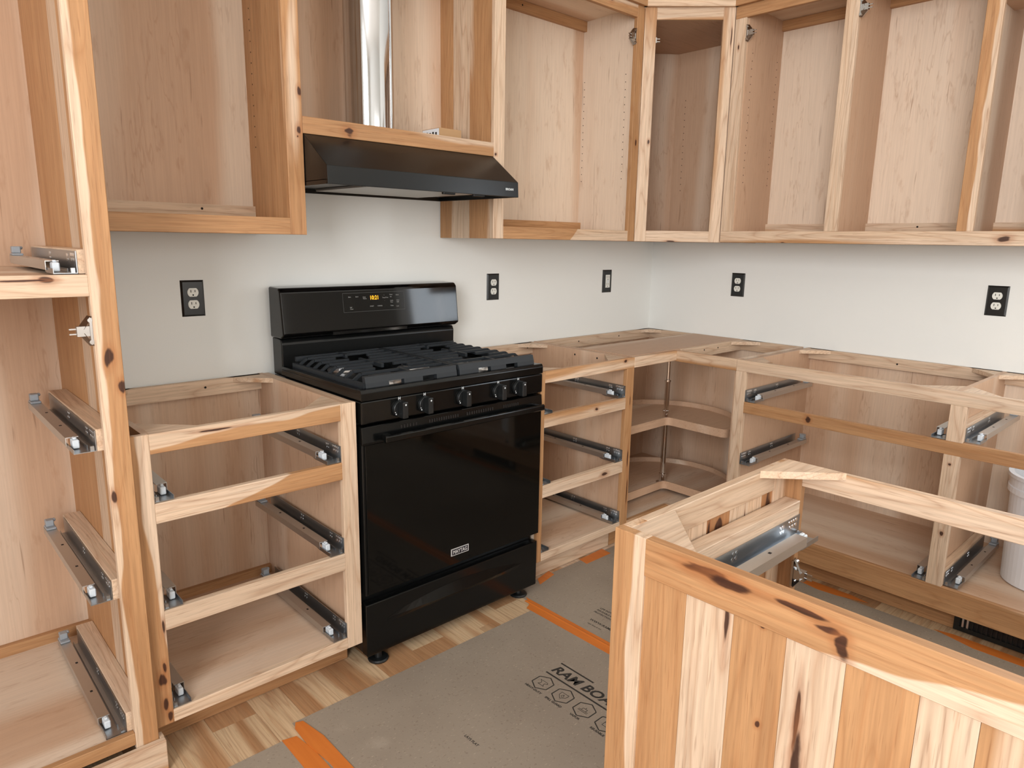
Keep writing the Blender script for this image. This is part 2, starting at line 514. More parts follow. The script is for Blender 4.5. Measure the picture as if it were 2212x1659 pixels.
def slide(parent, pos, ang, hand, L=0.53, name='drawer_slide'):
    """undermount drawer slide. local +y = to the rear, +x*hand = towards the inside of the cabinet."""
    key = (hand, L)
    if key not in _slide_cache:
        s = hand
        def X(a, b): return (min(s * a, s * b), max(s * a, s * b))
        b1 = bmesh.new()
        bx(b1, *X(0.0, 0.0016), 0, L - 0.02, 0, 0.048)
        bx(b1, *X(0.0016, 0.046), 0, 0.075, 0, 0.0016)
        bx(b1, *X(0.0016, 0.024), 0.075, L - 0.02, 0, 0.0016)
        bx(b1, *X(0.0445, 0.046), 0, 0.085, 0.0016, 0.011)
        bx(b1, *X(0.012, 0.0136), 0.03, L - 0.02, 0.0016, 0.010)
        bx(b1, *X(0.004, 0.012), 0.004, 0.012, 0.0016, 0.012)
        b2 = bmesh.new()
        bx(b2, *X(0.0225, 0.049), 0.062, L, 0.0245, 0.0262)
        bx(b2, *X(0.0475, 0.049), 0.062, L, 0.006, 0.0245)
        bx(b2, *X(0.0225, 0.024), 0.085, L, 0.006, 0.0245)
        b3 = bmesh.new()
        bx(b3, *X(0.0255, 0.0395), 0.038, 0.066, 0.003, 0.023)
        bx(b3, *X(0.029, 0.037), 0.046, 0.060, 0.023, 0.028)
        b4 = bmesh.new()
        bx(b4, *X(0.023, 0.0485), L - 0.045, L - 0.004, 0.0265, 0.032)
        bx(b4, *X(0.026, 0.046), L - 0.03, L - 0.006, 0.032, 0.050)
        bx(b4, *X(0.020, 0.028), L - 0.02, L - 0.008, 0.042, 0.050)
        b5 = bmesh.new()
        for (yy, zz) in ((0.016, 0.040), (0.026, 0.040), (0.036, 0.040), (0.046, 0.040), (0.018, 0.029), (0.030, 0.029), (0.042, 0.029), (0.075, 0.038), (0.085, 0.038), (0.075, 0.028), (0.085, 0.028),
                         (0.265, 0.038), (0.277, 0.038), (0.267, 0.027), (0.280, 0.027), (0.018, 0.0)):
            if zz > 0:
                cyl(b5, (0.0018 * s if s > 0 else -0.0021, yy, zz), 'x', 0.0044, 0.0003, 8)
        b6 = bmesh.new()
        for yy in (0.19, 0.36):
            bx(b6, *X(0.031, 0.037), yy, yy + 0.008, 0.0262, 0.0265)
        out = []
        for nm, b, m, bev in (('drawer_slide', b1, M_STEEL, 0), ('runner', b2, M_STEELD, 0), ('clip', b3, M_CLIP, 0.002), ('rear_hook', b4, M_HOOK, 0.002), ('screw_hole', b5, M_BRIGHT, 0), ('slot', b6, M_HOLE, 0)):
            if bev: bmesh.ops.bevel(b, geom=list(b.edges), offset=bev, segments=1, affect='EDGES')
            bmesh.ops.recalc_face_normals(b, faces=list(b.faces))
            me = bpy.data.meshes.new(nm); b.to_mesh(me); b.free(); me.materials.append(m)
            out.append((nm, me))
        _slide_cache[key] = out
    root = None
    for nm, me in _slide_cache[key]:
        o = bpy.data.objects.new(nm, me); COL.objects.link(o)
        if root is None:
            root = o; o.parent = parent
            o.location = Vector(pos) - WORLD[parent.name]; o.rotation_euler = (0, 0, ang)
        else:
            o.parent = root
            if nm in ('screw_hole', 'slot'): o['kind'] = 'stuff'
    return root


def hinge(parent, pos, ang, flip=1):
    """face-frame hinge. local +y = into the cabinet, +x = towards the opening"""
    bm = bmesh.new()
    # swept wings
    for s in (-1, 1):
        v = [(0.0, -0.004, s * 0.032), (0.006, 0.010, s * 0.034), (0.024, 0.016, s * 0.008), (0.016, -0.002, s * 0.004)]
        A = [bm.verts.new((p[0] * flip, p[1], p[2])) for p in v]
        B = [bm.verts.new((p[0] * flip, p[1] + 0.006, p[2] * 0.96)) for p in v]
        bm.faces.new(A); bm.faces.new(B[::-1])
        for i in range(4): bm.faces.new((A[i], B[i], B[(i + 1) % 4], A[(i + 1) % 4]))
    bx(bm, 0, flip * 0.005, -0.002, 0.016, -0.03, 0.03)
    bx(bm, flip * 0.004, flip * 0.030, 0.0, 0.014, -0.011, 0.011)
    bx(bm, flip * 0.026, flip * 0.044, 0.004, 0.007, 0.004, 0.007)
    bx(bm, flip * 0.026, flip * 0.044, 0.004, 0.007, -0.007, -0.004)
    for s in (-1, 1): cyl(bm, (flip * 0.004, -0.004, s * 0.024), 'y', 0.005, 0.010, 10)
    bmesh.ops.recalc_face_normals(bm, faces=list(bm.faces))
    me = bpy.data.meshes.new('hinge'); bm.to_mesh(me); bm.free(); me.materials.append(M_NICKEL)
    o = bpy.data.objects.new('hinge', me); COL.objects.link(o)
    o.parent = parent; o.location = Vector(pos) - WORLD[parent.name]; o.rotation_euler = (0, 0, ang)
    return o


def dots(parent, pts, axis, r=0.0028, name='pin_hole'):
    """little dark holes as raised discs of 0.3 mm; axis = sign+letter of the facing normal"""
    bm = bmesh.new(); s = -1 if axis[0] == '-' else 1
    for p in pts:
        c = list(p); i = 'xyz'.index(axis[1])
        if s < 0: c[i] -= 0.0004
        cyl(bm, c, axis[1], r, 0.0004, 8)
    return mk(name, bm, M_HOLE, parent, stuff=True)


FT = 0.019        # face frame thickness
BV = 0.0012

# ================================================================== TALL CABINET
YT = -0.635
t = thing('tall_cabinet', (-3.3, -0.32, 0), 'tall open hickory pantry cabinet with drawer slides at the left edge', 'cabinet')
X1, X0 = -2.841, -3.76
o = box('stile', -2.893, X1, YT, YT + FT, 0.082, 2.42, H('z'), t, bevel=BV, seed=3.3, tone=0.55)
knotty(o, ((-2.866, YT, 1.072), (0.011, 0.03, 0.024)), ((-2.846, YT, 1.008), (0.008, 0.03, 0.014)), ((-2.886, YT, 0.752), (0.007, 0.03, 0.016)))
two_tone(o, (1, 0, 0), -2.879)
box('stile', X0, X0 + 0.05, YT, YT + FT, 0.082, 2.42, H('z'), t, bevel=BV)
o = box('rail', X0 + 0.05, -2.893, YT, YT + FT, 1.211, 1.258, H('x'), t, bevel=BV, tone=0.1, seed=9.1)
knotty(o, ((-2.972, YT, 1.2465), (0.020, 0.03, 0.0085)), ((-3.02, YT, 1.247), (0.055, 0.03, 0.0022)))
box('rail', X0 + 0.05, -2.893, YT, YT + FT, 0.098, 0.130, H('x'), t, bevel=BV, tone=0.85, seed=4.0)
box('rail', X0 + 0.05, -2.893, YT, YT + FT, 2.37, 2.42, H('x'), t, bevel=BV)
for a, b, tn in ((-0.004, -0.343, 1.0), (-0.343, -0.430, 0.0), (-0.430, YT + FT, 1.0)):
    box('side_board', -2.860, -2.845, b + 0.0003, a, 0.10, 2.42, H('z'), t, tone=tn, seed=12.0 + tn * 3)
box('side_panel', X0 + 0.004, X0 + 0.02, YT + FT, -0.004, 0.10, 2.42, PLY('z'), t, tone=0.7)
box('back_panel', X0 + 0.02, -2.860, -0.012, -0.004, 0.10, 2.42, PLY('z'), t, tone=0.45, seed=21.0)
box('bottom_panel', X0 + 0.02, -2.860, YT + FT, -0.012, 0.108, 0.126, PLY('x'), t, tone=0.5)
box('top_panel', X0 + 0.02, -2.860, YT + FT, -0.012, 2.39, 2.406, PLY('x'), t)
box('shelf', X0 + 0.02, -2.860, YT + FT, -0.012, 1.238, 1.255, PLY('x'), t, tone=0.5)
box('cleat', X0 + 0.02, -2.860, -0.031, -0.012, 0.126, 0.158, H('x'), t, tone=0.7)
box('base_trim', X0, -2.829, -0.655, -0.6365, 0.0022, 0.090, H('x'), t, bevel=0.0015, tone=0.75, seed=33.0)
knotty(t.children[-1], ((-2.875, -0.655, 0.040), (0.035, 0.03, 0.006)), ((-2.95, -0.655, 0.02), (0.05, 0.03, 0.004)))
box('base_trim', -2.8395, -2.829, -0.636, -0.613, 0.0022, 0.090, H('y'), t, tone=0.2)
for i, z in enumerate((1.259, 0.857, 0.486, 0.128)):
    box('spacer_block', -2.905, -2.8605, YT + FT + 0.002, -0.075, z, z + 0.052, H('y'), t, bevel=0.001, tone=0.12, seed=5.0 + i)
    slide(t, (-2.906, YT + FT + 0.004, z + 0.0005), 0, -1, 0.54)
hinge(t, (-2.8935, YT + 0.004, 1.135), 0, -1)

# ================================================================== BASE CABINET LEFT OF THE RANGE
def front_base(name, label, x0, x1, sl, sr, rails, zk, side_l, side_r, tones, seed0, slides_l, slides_r):
    t = thing(name, ((x0 + x1) / 2, -0.3, 0), label, 'cabinet')
    y0, y1 = -0.61, -0.61 + FT
    S = {}
    S['sl'] = box('stile', x0, x0 + sl, y0, y1, zk, ZB, H('z'), t, bevel=BV, tone=tones[0], seed=seed0)
    S['sr'] = box('stile', x1 - sr, x1, y0, y1, zk, ZB if name != 'drawer_cabinet' else ZB - 0.0445, H('z'), t, bevel=BV, tone=tones[1], seed=seed0 + 1)
    S['rails'] = []
    for i, (a, b) in enumerate(rails):
        e = x1 - sr
        if i == 0 and name == 'drawer_cabinet': e = x1
        S['rails'].append(box('rail', x0 + sl, e, y0, y1, b, a, H('x'), t, bevel=BV, tone=tones[2 + i], seed=seed0 + 2 + i))
    zf = rails[-1][0]
    xa, xb = side_l[1], side_r[0]
    box('side_panel', side_l[0], side_l[1], y1, -0.004, zk + 0.001, ZB - 0.001, PLY('z'), t, tone=0.6)
    box('toe_return', x0 + 0.003, x0 + 0.018, -0.4998, -0.004, 0.0025, zk, PLY('y'), t)
    box('toe_return', x1 - 0.018, x1 - 0.003, -0.4998, -0.004, 0.0025, zk, PLY('y'), t)
    box('side_panel', side_r[0], side_r[1], y1, -0.004, zk + 0.001, ZB - 0.001, PLY('z'), t, tone=0.75, seed=seed0 + 8)
    box('back_panel', xa, xb, -0.012, -0.004, 0.1, ZB - 0.002, PLY('z'), t, tone=0.7, seed=seed0 + 9)
    box('bottom_panel', xa, xb, y1, -0.012, zf - 0.017, zf - 0.0015, PLY('x'), t, tone=0.6, seed=seed0 + 10)
    box('cleat', xa, xb, -0.030, -0.012, ZB - 0.052, ZB - 0.0005, H('x'), t, tone=0.15, seed=seed0 + 11)
    box('cleat', xa, xb, -0.030, -0.012, zf - 0.0015, zf + 0.028, H('x'), t, tone=0.6)
    box('toe_kick', x0 + 0.003, x1 - 0.003, -0.515, -0.50, 0.0025, zk + 0.004, H('x'), t, tone=0.7, seed=seed0 + 12)
    for (cx, du) in ((xa, 1), (xb, -1)):
        tri_block(t, (cx, -0.012), du, -1, 0.115, ZB + 0.001)
        tri_block(t, (cx, y1), du, 1, 0.12)
    for z in slides_r: slide(t, (x1 - sr - 0.0005, -0.606, z), 0, -1)
    for z in slides_l: slide(t, (x0 + sl + 0.0005, -0.606, z), 0, 1)
    return t, S


tL, SL = front_base('base_cabinet', 'open hickory base cabinet with three drawer openings left of the black range',
                    -2.8447, -2.235, 0.050, 0.050, [(ZB, .826), (.700, .648), (.414, .361), (.134, .099)], .099,
                    (-2.806, -2.790), (-2.270, -2.254), (.62, .42, .6, .5, .3, .3), 14.0, (.7015, .4155, .135), (.7015, .4155, .135))
knotty(SL['sl'], ((-2.816, -0.61, 0.228), (0.010, 0.03, 0.018)), ((-2.801, -0.61, 0.372), (0.004, 0.03, 0.020)), ((-2.812, -0.61, 0.160), (0.007, 0.03, 0.022)), ((-2.806, -0.61, 0.262), (0.005, 0.03, 0.016)), ((-2.803, -0.61, 0.122), (0.006, 0.03, 0.016)))
knotty(SL['rails'][0], ((-2.62, -0.61, 0.862), (0.05, 0.03, 0.003)))
two_tone(SL['sl'], (-1, 0, -0.06), 2.778)
two_tone(SL['rails'][0], (0.06, 0, -1), -1.005)
two_tone(SL['rails'][1], (0.25, 0, -1), -1.31)
dots(tL, [(-2.46, -0.0301, 0.853)], '-y', 0.004, 'screw_hole')
box('filler_strip', -2.269, -2.2355, -0.5908, -0.012, ZB - 0.012, ZB - 0.0012, H('y'), tL, tone=0.2)

# ================================================================== DRAWER CABINET RIGHT OF THE RANGE
tM, SM = front_base('drawer_cabinet', 'open hickory drawer cabinet between the range and the corner cabinet',
                    -1.469, -0.9145, 0.024, 0.048, [(ZB, .832), (.711, .661), (.433, .384), (.157, .125)], .125,
                    (-1.467, -1.452), (-0.945, -0.930), (.85, .85, .85, .55, .5, .25), 41.0, (.712, .434, .158), (.712, .434, .158))
knotty(SM['rails'][0], ((-0.972, -0.61, 0.864), (0.010, 0.03, 0.006)))
knotty(SM['rails'][2], ((-1.08, -0.61, 0.402), (0.022, 0.03, 0.010)))
knotty(SM['rails'][1], ((-1.15, -0.61, 0.688), (0.010, 0.03, 0.006)))
knotty(SM['sr'], ((-0.930, -0.61, 0.44), (0.004, 0.03, 0.05)), ((-0.934, -0.61, 0.70), (0.003, 0.03, 0.03)), ((-0.926, -0.61, 0.30), (0.004, 0.03, 0.05)))
dots(tM, [(-0.9452, -0.30, 0.852), (-0.9452, -0.43, 0.852), (-0.9452, -0.55, 0.852)], '-x', 0.0045, 'screw_hole')
dots(tM, [(-0.78 - 0.2, -0.0301, 0.853), (-1.2, -0.0301, 0.853)], '-y', 0.004, 'screw_hole')

# ================================================================== CORNER BASE CABINET
tC = thing('corner_cabinet', (-0.45, -0.45, 0), 'L-shaped open corner base cabinet holding the round turning shelves', 'cabinet')
o = box('rail', -0.9140, -0.61, -0.61, -0.591, .832, ZB, H('x'), tC, bevel=BV, tone=.75, seed=43.0)
box('rail', -0.61, -0.591, -0.9035, -0.5915, .828, ZB, H('y'), tC, bevel=BV, tone=.55, seed=66.0)
box('rail', -0.9140, -0.61, -0.61, -0.591, .105, .150, H('x'), tC, bevel=BV, tone=.6)
box('rail', -0.61, -0.591, -0.9035, -0.5915, .105, .150, H('y'), tC, bevel=BV, tone=.6)
box('side_panel', -0.9140, -0.900, -0.590, -0.004, 0.108, ZB - 0.001, PLY('z'), tC, tone=.9)
box('side_panel', -0.591, -0.004, -0.9035, -0.889, 0.108, ZB - 0.001, PLY('z'), tC, tone=.4)
box('back_panel', -0.900, -0.012, -0.012, -0.004, 0.1, ZB - 0.002, PLY('z'), tC, tone=.55)
box('back_panel', -0.012, -0.004, -0.889, -0.012, 0.1, ZB - 0.002, PLY('z'), tC, tone=.5, seed=77.0)
bm = bmesh.new(); prism(bm, [(-0.900, -0.012), (-0.900, -0.591), (-0.591, -0.591), (-0.591, -0.889), (-0.012, -0.889), (-0.012, -0.012)], 'z', 0.128, 0.144)
mk('bottom_panel', bm, PLY('x'), tC, tone=.6)
box('top_panel', -0.899, -0.0125, -0.580, -0.300, ZB - 0.016, ZB + 0.0006, PLY('x'), tC, tone=.75, seed=51.0)
box('cleat', -0.900, -0.012, -0.030, -0.012, ZB - 0.05, ZB - 0.0005, H('x'), tC, tone=.15)
box('cleat', -0.030, -0.012, -0.889, -0.031, ZB - 0.05, ZB - 0.0005, H('y'), tC, tone=.15)
box('cleat', -0.55, -0.03, -0.598, -0.5815, ZB - 0.05, ZB - 0.0005, H('x'), tC, tone=.1)
box('toe_kick', -0.914, -0.5, -0.515, -0.50, 0.0025, 0.107, H('x'), tC, tone=.7)
box('toe_kick', -0.515, -0.50, -0.9035, -0.516, 0.0025, 0.107, H('y'), tC, tone=.7)
tri_block(tC, (-0.012, -0.012), -1, -1, 0.115, ZB + 0.001)
tri_block(tC, (-0.012, -0.599), -1, -1, 0.12, ZB + 0.001)
dots(tC, [(-0.30, -0.0301, 0.856), (-0.62, -0.0301, 0.853)], '-y', 0.004, 'screw_hole')
dots(tC, [(-0.25, -0.5983, 0.856), (-0.37, -0.5983, 0.856)], '-y', 0.004, 'screw_hole')

# turning shelves
PX, PY = -0.435, -0.452
ls = thing('lazy_susan', (PX, PY, 0.145), 'two-tier maple lazy susan on a chrome pole in the corner cabinet', 'lazy susan')
bm = bmesh.new()
cyl(bm, (PX, PY, 0.1445), 'z', 0.0135, 0.555, 24)
mk('pole', bm, M_CHROME, ls, smooth=False)
bm = bmesh.new(); cyl(bm, (PX, PY, 0.70), 'z', 0.0095, 0.158, 20); cyl(bm, (PX, PY, 0.690), 'z', 0.0165, 0.008, 20)
mk('pole_extension', bm, M_CHROME, ls)


def pie(zf, label):
    R, cx, cy, rc = 0.345, PX - 0.0, PY - 0.0, 0.05
    nx, ny = PX - 0.030, PY - 0.030          # inner corner of the cut
    pts = []
    # outer arc from the left tip round the back to the right tip
    a0 = math.pi + 0.06; a1 = -math.pi / 2 - 0.06 + 2 * math.pi
    A = [math.radians(178 - i * (266.0 / 44)) for i in range(45)]
    for a in A: pts.append((cx + R * math.cos(a), cy + R * math.sin(a)))
    # rounded front corners of the two arms
    xr, yr = nx, cy - R
    arm = []
    def fillet(p, c, q, r, n=6):
        p, c, q = Vector(p), Vector(c), Vector(q)
        a = c + (p - c).normalized() * r; b = c + (q - c).normalized() * r
        return [tuple((1 - s) ** 2 * a + 2 * s * (1 - s) * c + s * s * b) for s in [i / n for i in range(n + 1)]]
    tipR = (nx, cy - R * 0.985); tipL = (cx - R * 0.985, ny)
    pts = [p for p in pts]
    pts += fillet(pts[-1], tipR, (nx, ny), 0.03)
    pts += fillet(tipR, (nx, ny), tipL, 0.03)
    pts += fillet((nx, ny), tipL, pts[0], 0.03)
    # rim: ring between outline and inset outline
    C = Vector((cx + 0.03, cy + 0.03))
    n = len(pts); ins = []
    for i in range(n):
        p0, p1, p2 = Vector(pts[i - 1]), Vector(pts[i]), Vector(pts[(i + 1) % n])
        d = ((p1 - p0).normalized() + (p2 - p1).normalized())
        if d.length < 1e-6: d = p2 - p1
        d.normalize(); nn = Vector((d.y, -d.x))
        ins.append(p1 + nn * 0.007)
    bm = bmesh.new(); prism(bm, [tuple(p) for p in ins], 'z', zf - 0.010, zf)
    sh = mk('turning_shelf', bm, PLY('x'), ls, tone=.7)
    bm = bmesh.new()
    lo, hi = zf - 0.014, zf + 0.024
    vo = [[bm.verts.new((p[0], p[1], z)) for p in pts] for z in (lo, hi)]
    vi = [[bm.verts.new((p[0], p[1], z)) for p in ins] for z in (lo, hi)]
    for i in range(n):
        j = (i + 1) % n
        bm.faces.new((vo[0][i], vo[0][j], vo[1][j], vo[1][i]))
        bm.faces.new((vi[0][j], vi[0][i], vi[1][i], vi[1][j]))
        bm.faces.new((vo[1][i], vo[1][j], vi[1][j], vi[1][i]))
        bm.faces.new((vo[0][j], vo[0][i], vi[0][i], vi[0][j]))
    mk('shelf_rim', bm, PLY('x'), sh, tone=.75, seed=3.0)
    bm = bmesh.new(); lathe(bm, (PX, PY, zf + 0.0003), [(0.030, 0), (0.030, 0.003), (0.017, 0.006), (0.016, 0.036), (0.018, 0.040), (0.018, 0.048), (0.012, 0.050)], 24)
    mk('shelf_hub', bm, M_CHROME, sh)


pie(0.498, 'upper'); pie(0.176, 'lower')

# ================================================================== RIGHT-HAND BASE RUN
tR = thing('long_base_cabinet', (-0.3, -1.75, 0), 'long open hickory base run under the right wall with drawer slides', 'cabinet')
XR0, XR1 = -0.61, -0.591
YE = -2.66
box('stile', XR0, XR1, -0.951, -0.904, .095, .828, H('z'), tR, bevel=BV, tone=.25, seed=2.2)
box('stile', XR0, XR1, -1.750, -1.700, .703, .828, H('z'), tR, bevel=BV, tone=.2, seed=8.8)
o = box('stile', XR0, XR1, -1.750, -1.700, .182, .656, H('z'), tR, bevel=BV, tone=.1, seed=8.1)
knotty(o, ((-0.61, -1.728, 0.375), (0.03, 0.006, 0.009)), ((-0.61, -1.722, 0.625), (0.03, 0.005, 0.005)))
box('stile', XR0, XR1, YE, YE + 0.05, .095, .828, H('z'), tR, bevel=BV)
box('rail', XR0, XR1, YE, -0.9045, .828, ZB, H('y'), tR, bevel=BV, tone=.45, seed=66.0)
o = box('rail', XR0, XR1, YE + 0.05, -0.951, .656, .703, H('y'), tR, bevel=BV, tone=.8, seed=18.0)
knotty(o, ((-0.61, -1.222, 0.681), (0.03, 0.011, 0.013)))
box('rail', XR0, XR1, YE + 0.05, -0.951, .095, .182, H('y'), tR, bevel=BV, tone=.6, seed=28.0)
knotty(tR.children[-1], ((-0.61, -1.60, 0.128), (0.03, 0.20, 0.003)), ((-0.61, -1.85, 0.122), (0.03, 0.12, 0.003)))
box('side_panel', XR1, -0.004, -0.945, -0.930, .10, ZB - 0.001, PLY('z'), tR, tone=.85, seed=31.0)
box('partition', XR1, -0.012, -1.722, -1.706, .17, ZB - 0.001, PLY('z'), tR, tone=.85)
box('side_panel', XR1, -0.004, YE + 0.006, YE + 0.022, .0025, ZB - 0.001, PLY('z'), tR, tone=.7)
box('back_panel', -0.012, -0.004, YE + 0.022, -0.945, .1, ZB - 0.002, PLY('z'), tR, tone=.45, seed=90.0)
box('bottom_panel', XR1, -0.012, YE + 0.022, -0.945, .153, .170, PLY('y'), tR, tone=.6)
box('cleat', -0.031, -0.012, -1.706, -0.945, ZB - 0.048, ZB - 0.0005, H('y'), tR, tone=.1, seed=71.0)
box('cleat', -0.031, -0.012, YE + 0.022, -1.722, ZB - 0.048, ZB - 0.0005, H('y'), tR, tone=.1)
kick = box('toe_kick', -0.515, -0.50, YE + 0.01, -0.9045, .0025, .099, H('y'), tR, tone=.7, seed=25.0)
for (cy, dv) in ((-0.945, -1), (-1.706, 1), (-1.722, -1)):
    tri_block(tR, (-0.012, cy), -1, dv, 0.118, ZB + 0.001)
    tri_block(tR, (XR1, cy), 1, dv, 0.12)
dots(tR, [(-0.0313, -1.33, 0.853)], '-x', 0.004, 'screw_hole')
A90 = -math.pi / 2
for z in (.7045, .432, .183): slide(tR, (-0.606, -0.9515, z), A90, 1, .52)
for z in (.7045, .183): slide(tR, (-0.606, -1.6995, z), A90, -1, .52)
for z in (.7045, .183):
    box('spacer_block', -0.588, -0.09, -1.7495, -1.7225, z, z + 0.058, H('x'), tR, bevel=0.001, tone=.15)
    slide(tR, (-0.587, -1.7505, z), A90, 1, .50)

# toe-kick air register
v = thing('vent_register', (-0.52, -1.97, 0.05), 'black louvred air register in the toe kick of the right-hand run', 'vent')
bm = bmesh.new()
for (a, b, c, d) in ((-2.17, -1.785, .006, .022), (-2.17, -1.785, .088, .096), (-1.803, -1.785, .022, .088), (-2.17, -2.152, .022, .088)):
    bx(bm, -0.524, -0.5155, a, b, c, d)
mk('frame', bm, M_VENT, v)
box('backing', -0.5158, -0.5153, -2.165, -1.79, .008, .094, M_VENT, v)
for i in range(24):
    y = -1.809 - i * 0.0145
    box('louvre', -0.5215, -0.5158, y - 0.006, y, .022, .088, M_VENT if i > 1 else M_ALU, v)

# bucket
b = thing('bucket', (-0.27, -1.98, 0.17), 'white plastic bucket standing inside the right-hand base run', 'bucket')
bc = (-0.272, -1.983, 0.1705)
bm = bmesh.new()
lathe(bm, bc, [(0.125, 0), (0.131, 0.004), (0.142, 0.33), (0.151, 0.332), (0.151, 0.352), (0.1475, 0.354), (0.1475, 0.385), (0.155, 0.387), (0.155, 0.400), (0.139, 0.400), (0.127, 0.02)], 48)
mk('body', bm, M_BUCKET, b, smooth=False)

# ================================================================== UPPER CABINETS
YU0 = -0.336; YU1 = YU0 + FT
ZU = 1.353


def upper(name, label, x0, x1, stiles, rail_t, side_l, side_r, tones, seed, cleat_b=(1.412, 1.444), trim=True):
    t = thing(name, ((x0 + x1) / 2, -0.16, ZU), label, 'cabinet', 'upper wall cabinets')
    S = []
    for i, (a, b) in enumerate(stiles):
        S.append(box('stile', a, b, YU0, YU1, ZU, 2.347, H('z'), t, bevel=BV, tone=tones[i], seed=seed + i))
    a, b = stiles[0][1], stiles[-1][0]
    S.append(box('rail', a, b, YU0, YU1, ZU, rail_t, H('x'), t, bevel=BV, tone=tones[2], seed=seed + 5))
    S.append(box('rail', a, b, YU0, YU1, 2.297, 2.347, H('x'), t, bevel=BV, tone=tones[3], seed=seed + 6))
    xa, xb = side_l[1], side_r[0]
    S.append(box('side_panel', side_l[0], side_l[1], YU1, -0.004, ZU + 0.001, 2.36, PLY('z'), t, tone=.6, seed=seed + 7))
    S.append(box('side_panel', side_r[0], side_r[1], YU1, -0.004, ZU + 0.001, 2.36, PLY('z'), t, tone=tones[4], seed=seed + 8))
    S.append(box('back_panel', xa, xb, -0.012, -0.004, ZU + 0.001, 2.36, PLY('z'), t, tone=tones[5], seed=seed + 9))
    S.append(box('bottom_panel', xa, xb, YU1, -0.012, rail_t - 0.017, rail_t - 0.001, PLY('x'), t, tone=.5))
    S.append(box('top_panel', xa, xb, YU1, -0.012, 2.344, 2.36, PLY('x'), t, tone=.6))
    S.append(box('cleat', xa, xb, -0.030, -0.012, cleat_b[0] - 0.012, cleat_b[1], H('x'), t, tone=tones[6], seed=seed + 11))
    S.append(box('cleat', xa, xb, -0.030, -0.012, 2.300, 2.343, H('x'), t, tone=.8, seed=seed + 12))
    if trim:
        S.append(box('top_trim', x0, x1, YU0 - 0.0195, YU0 - 0.0002, 2.346, 2.43, H('x'), t, bevel=BV, tone=.5, seed=seed + 13))
    return t, S


tUL, S = upper('wall_cabinet', 'open hickory wall cabinet left of the range hood', -2.8447, -2.228, [(-2.8447, -2.795), (-2.280, -2.228)], 1.402,
               (-2.815, -2.799), (-2.256, -2.240), (.3, .72, .8, .4, .95, .6, .3), 101.0)
knotty(S[1], ((-2.236, YU0, 1.766), (0.007, 0.03, 0.014)), ((-2.238, YU0, 1.659), (0.010, 0.03, 0.013)), ((-2.245, YU0, 1.64), (0.003, 0.03, 0.003)))
S[5].data.materials[0] = H('z'); S[5]['tone'] = 0.95
dots(tUL, [(-2.2563, -0.06, 1.63 + i * 0.032) for i in range(20)], '-x', 0.0022)
dots(tUL, [(-2.43, -0.0301, 1.43)], '-y', 0.004, 'screw_hole')

tUM, S = upper('wall_cabinet', 'open hickory wall cabinet between the range hood and the corner', -1.469, -0.607, [(-1.469, -1.417), (-0.655, -0.607)], 1.399,
               (-1.460, -1.446), (-0.637, -0.621), (.15, .85, .55, .6, .25, .4, .85), 131.0, cleat_b=(1.408, 1.438))
knotty(S[1], ((-0.628, YU0, 1.78), (0.006, 0.03, 0.018)))
knotty(S[0], ((-1.46, YU0, 1.66), (0.006, 0.03, 0.006)))
knotty(S[3], ((-0.83, YU0, 2.33), (0.014, 0.03, 0.016)))
two_tone(S[2], (-1, 0, 0.9), 2.255)
yy = [-0.004, -0.092, -0.192, -0.317]
for i, tn in enumerate((.75, .05, .7)):
    box('plank', -1.4685, -1.4602, yy[i + 1] + 0.0004, yy[i] - 0.0004, ZU, 2.36, H('z'), tUM, tone=tn, seed=140.0 + i * 3)
dots(tUM, [(-0.6373, y, 1.632 + i * 0.032) for i in range(15) for y in (-0.026, -0.27)], '-x', 0.0022)
dots(tUM, [(-1.15, -0.0301, 1.422), (-1.05, -0.0301, 2.325)], '-y', 0.004, 'screw_hole')
hinge(tUM, (-0.6555, YU0 + 0.004, 2.222), 0, -1)

# hood bridge cabinet
tUH = thing('hood_cabinet', (-1.85, -0.16, 1.651), 'short open hickory cabinet above the black range hood', 'cabinet', 'upper wall cabinets')
o = box('rail', -2.2275, -1.4695, YU0, YU1, 1.651, 1.700, H('x'), tUH, bevel=BV, tone=.62, seed=160.0)
knotty(o, ((-2.077, YU0, 1.670), (0.017, 0.03, 0.014)))
box('bottom_panel', -2.2275, -1.4695, YU1, -0.012, 1.6515, 1.6645, PLY('x'), tUH)
box('back_panel', -2.2385, -1.4690, -0.011, -0.004, 1.6515, 2.36, PLY('z'), tUH, tone=.5, seed=163.0)
box('top_panel', -2.2275, -1.4695, YU1, -0.012, 2.346, 2.36, PLY('x'), tUH)
box('rail', -2.2275, -1.4695, YU0, YU1, 2.297, 2.347, H('x'), tUH, bevel=BV)
box('side_panel', -2.2385, -2.2285, YU1, -0.012, 1.6515, 2.36, H('z'), tUH, tone=.5)

# diagonal corner wall cabinet
tUC = thing('corner_wall_cabinet', (-0.3, -0.3, ZU), 'open hickory wall cabinet set diagonally across the corner', 'cabinet', 'upper wall cabinets')
DA = Vector((-0.6065, -0.3365)); DB_ = Vector((-0.3365, -0.6145))
dd = (DB_ - DA); DL = dd.length; dd.normalize(); dn = Vector((dd.y, -dd.x))
if dn.x > 0: dn = -dn           # pointing to the room


def diag(name, s0, s1, z0, z1, off0, off1, mat, **k):
    P = [DA + dd * s0 + dn * off0, DA + dd * s1 + dn * off0, DA + dd * s1 + dn * off1, DA + dd * s0 + dn * off1]
    bm = bmesh.new(); prism(bm, [tuple(p) for p in P], 'z', z0, z1)
    return mk(name, bm, mat, tUC, **k)


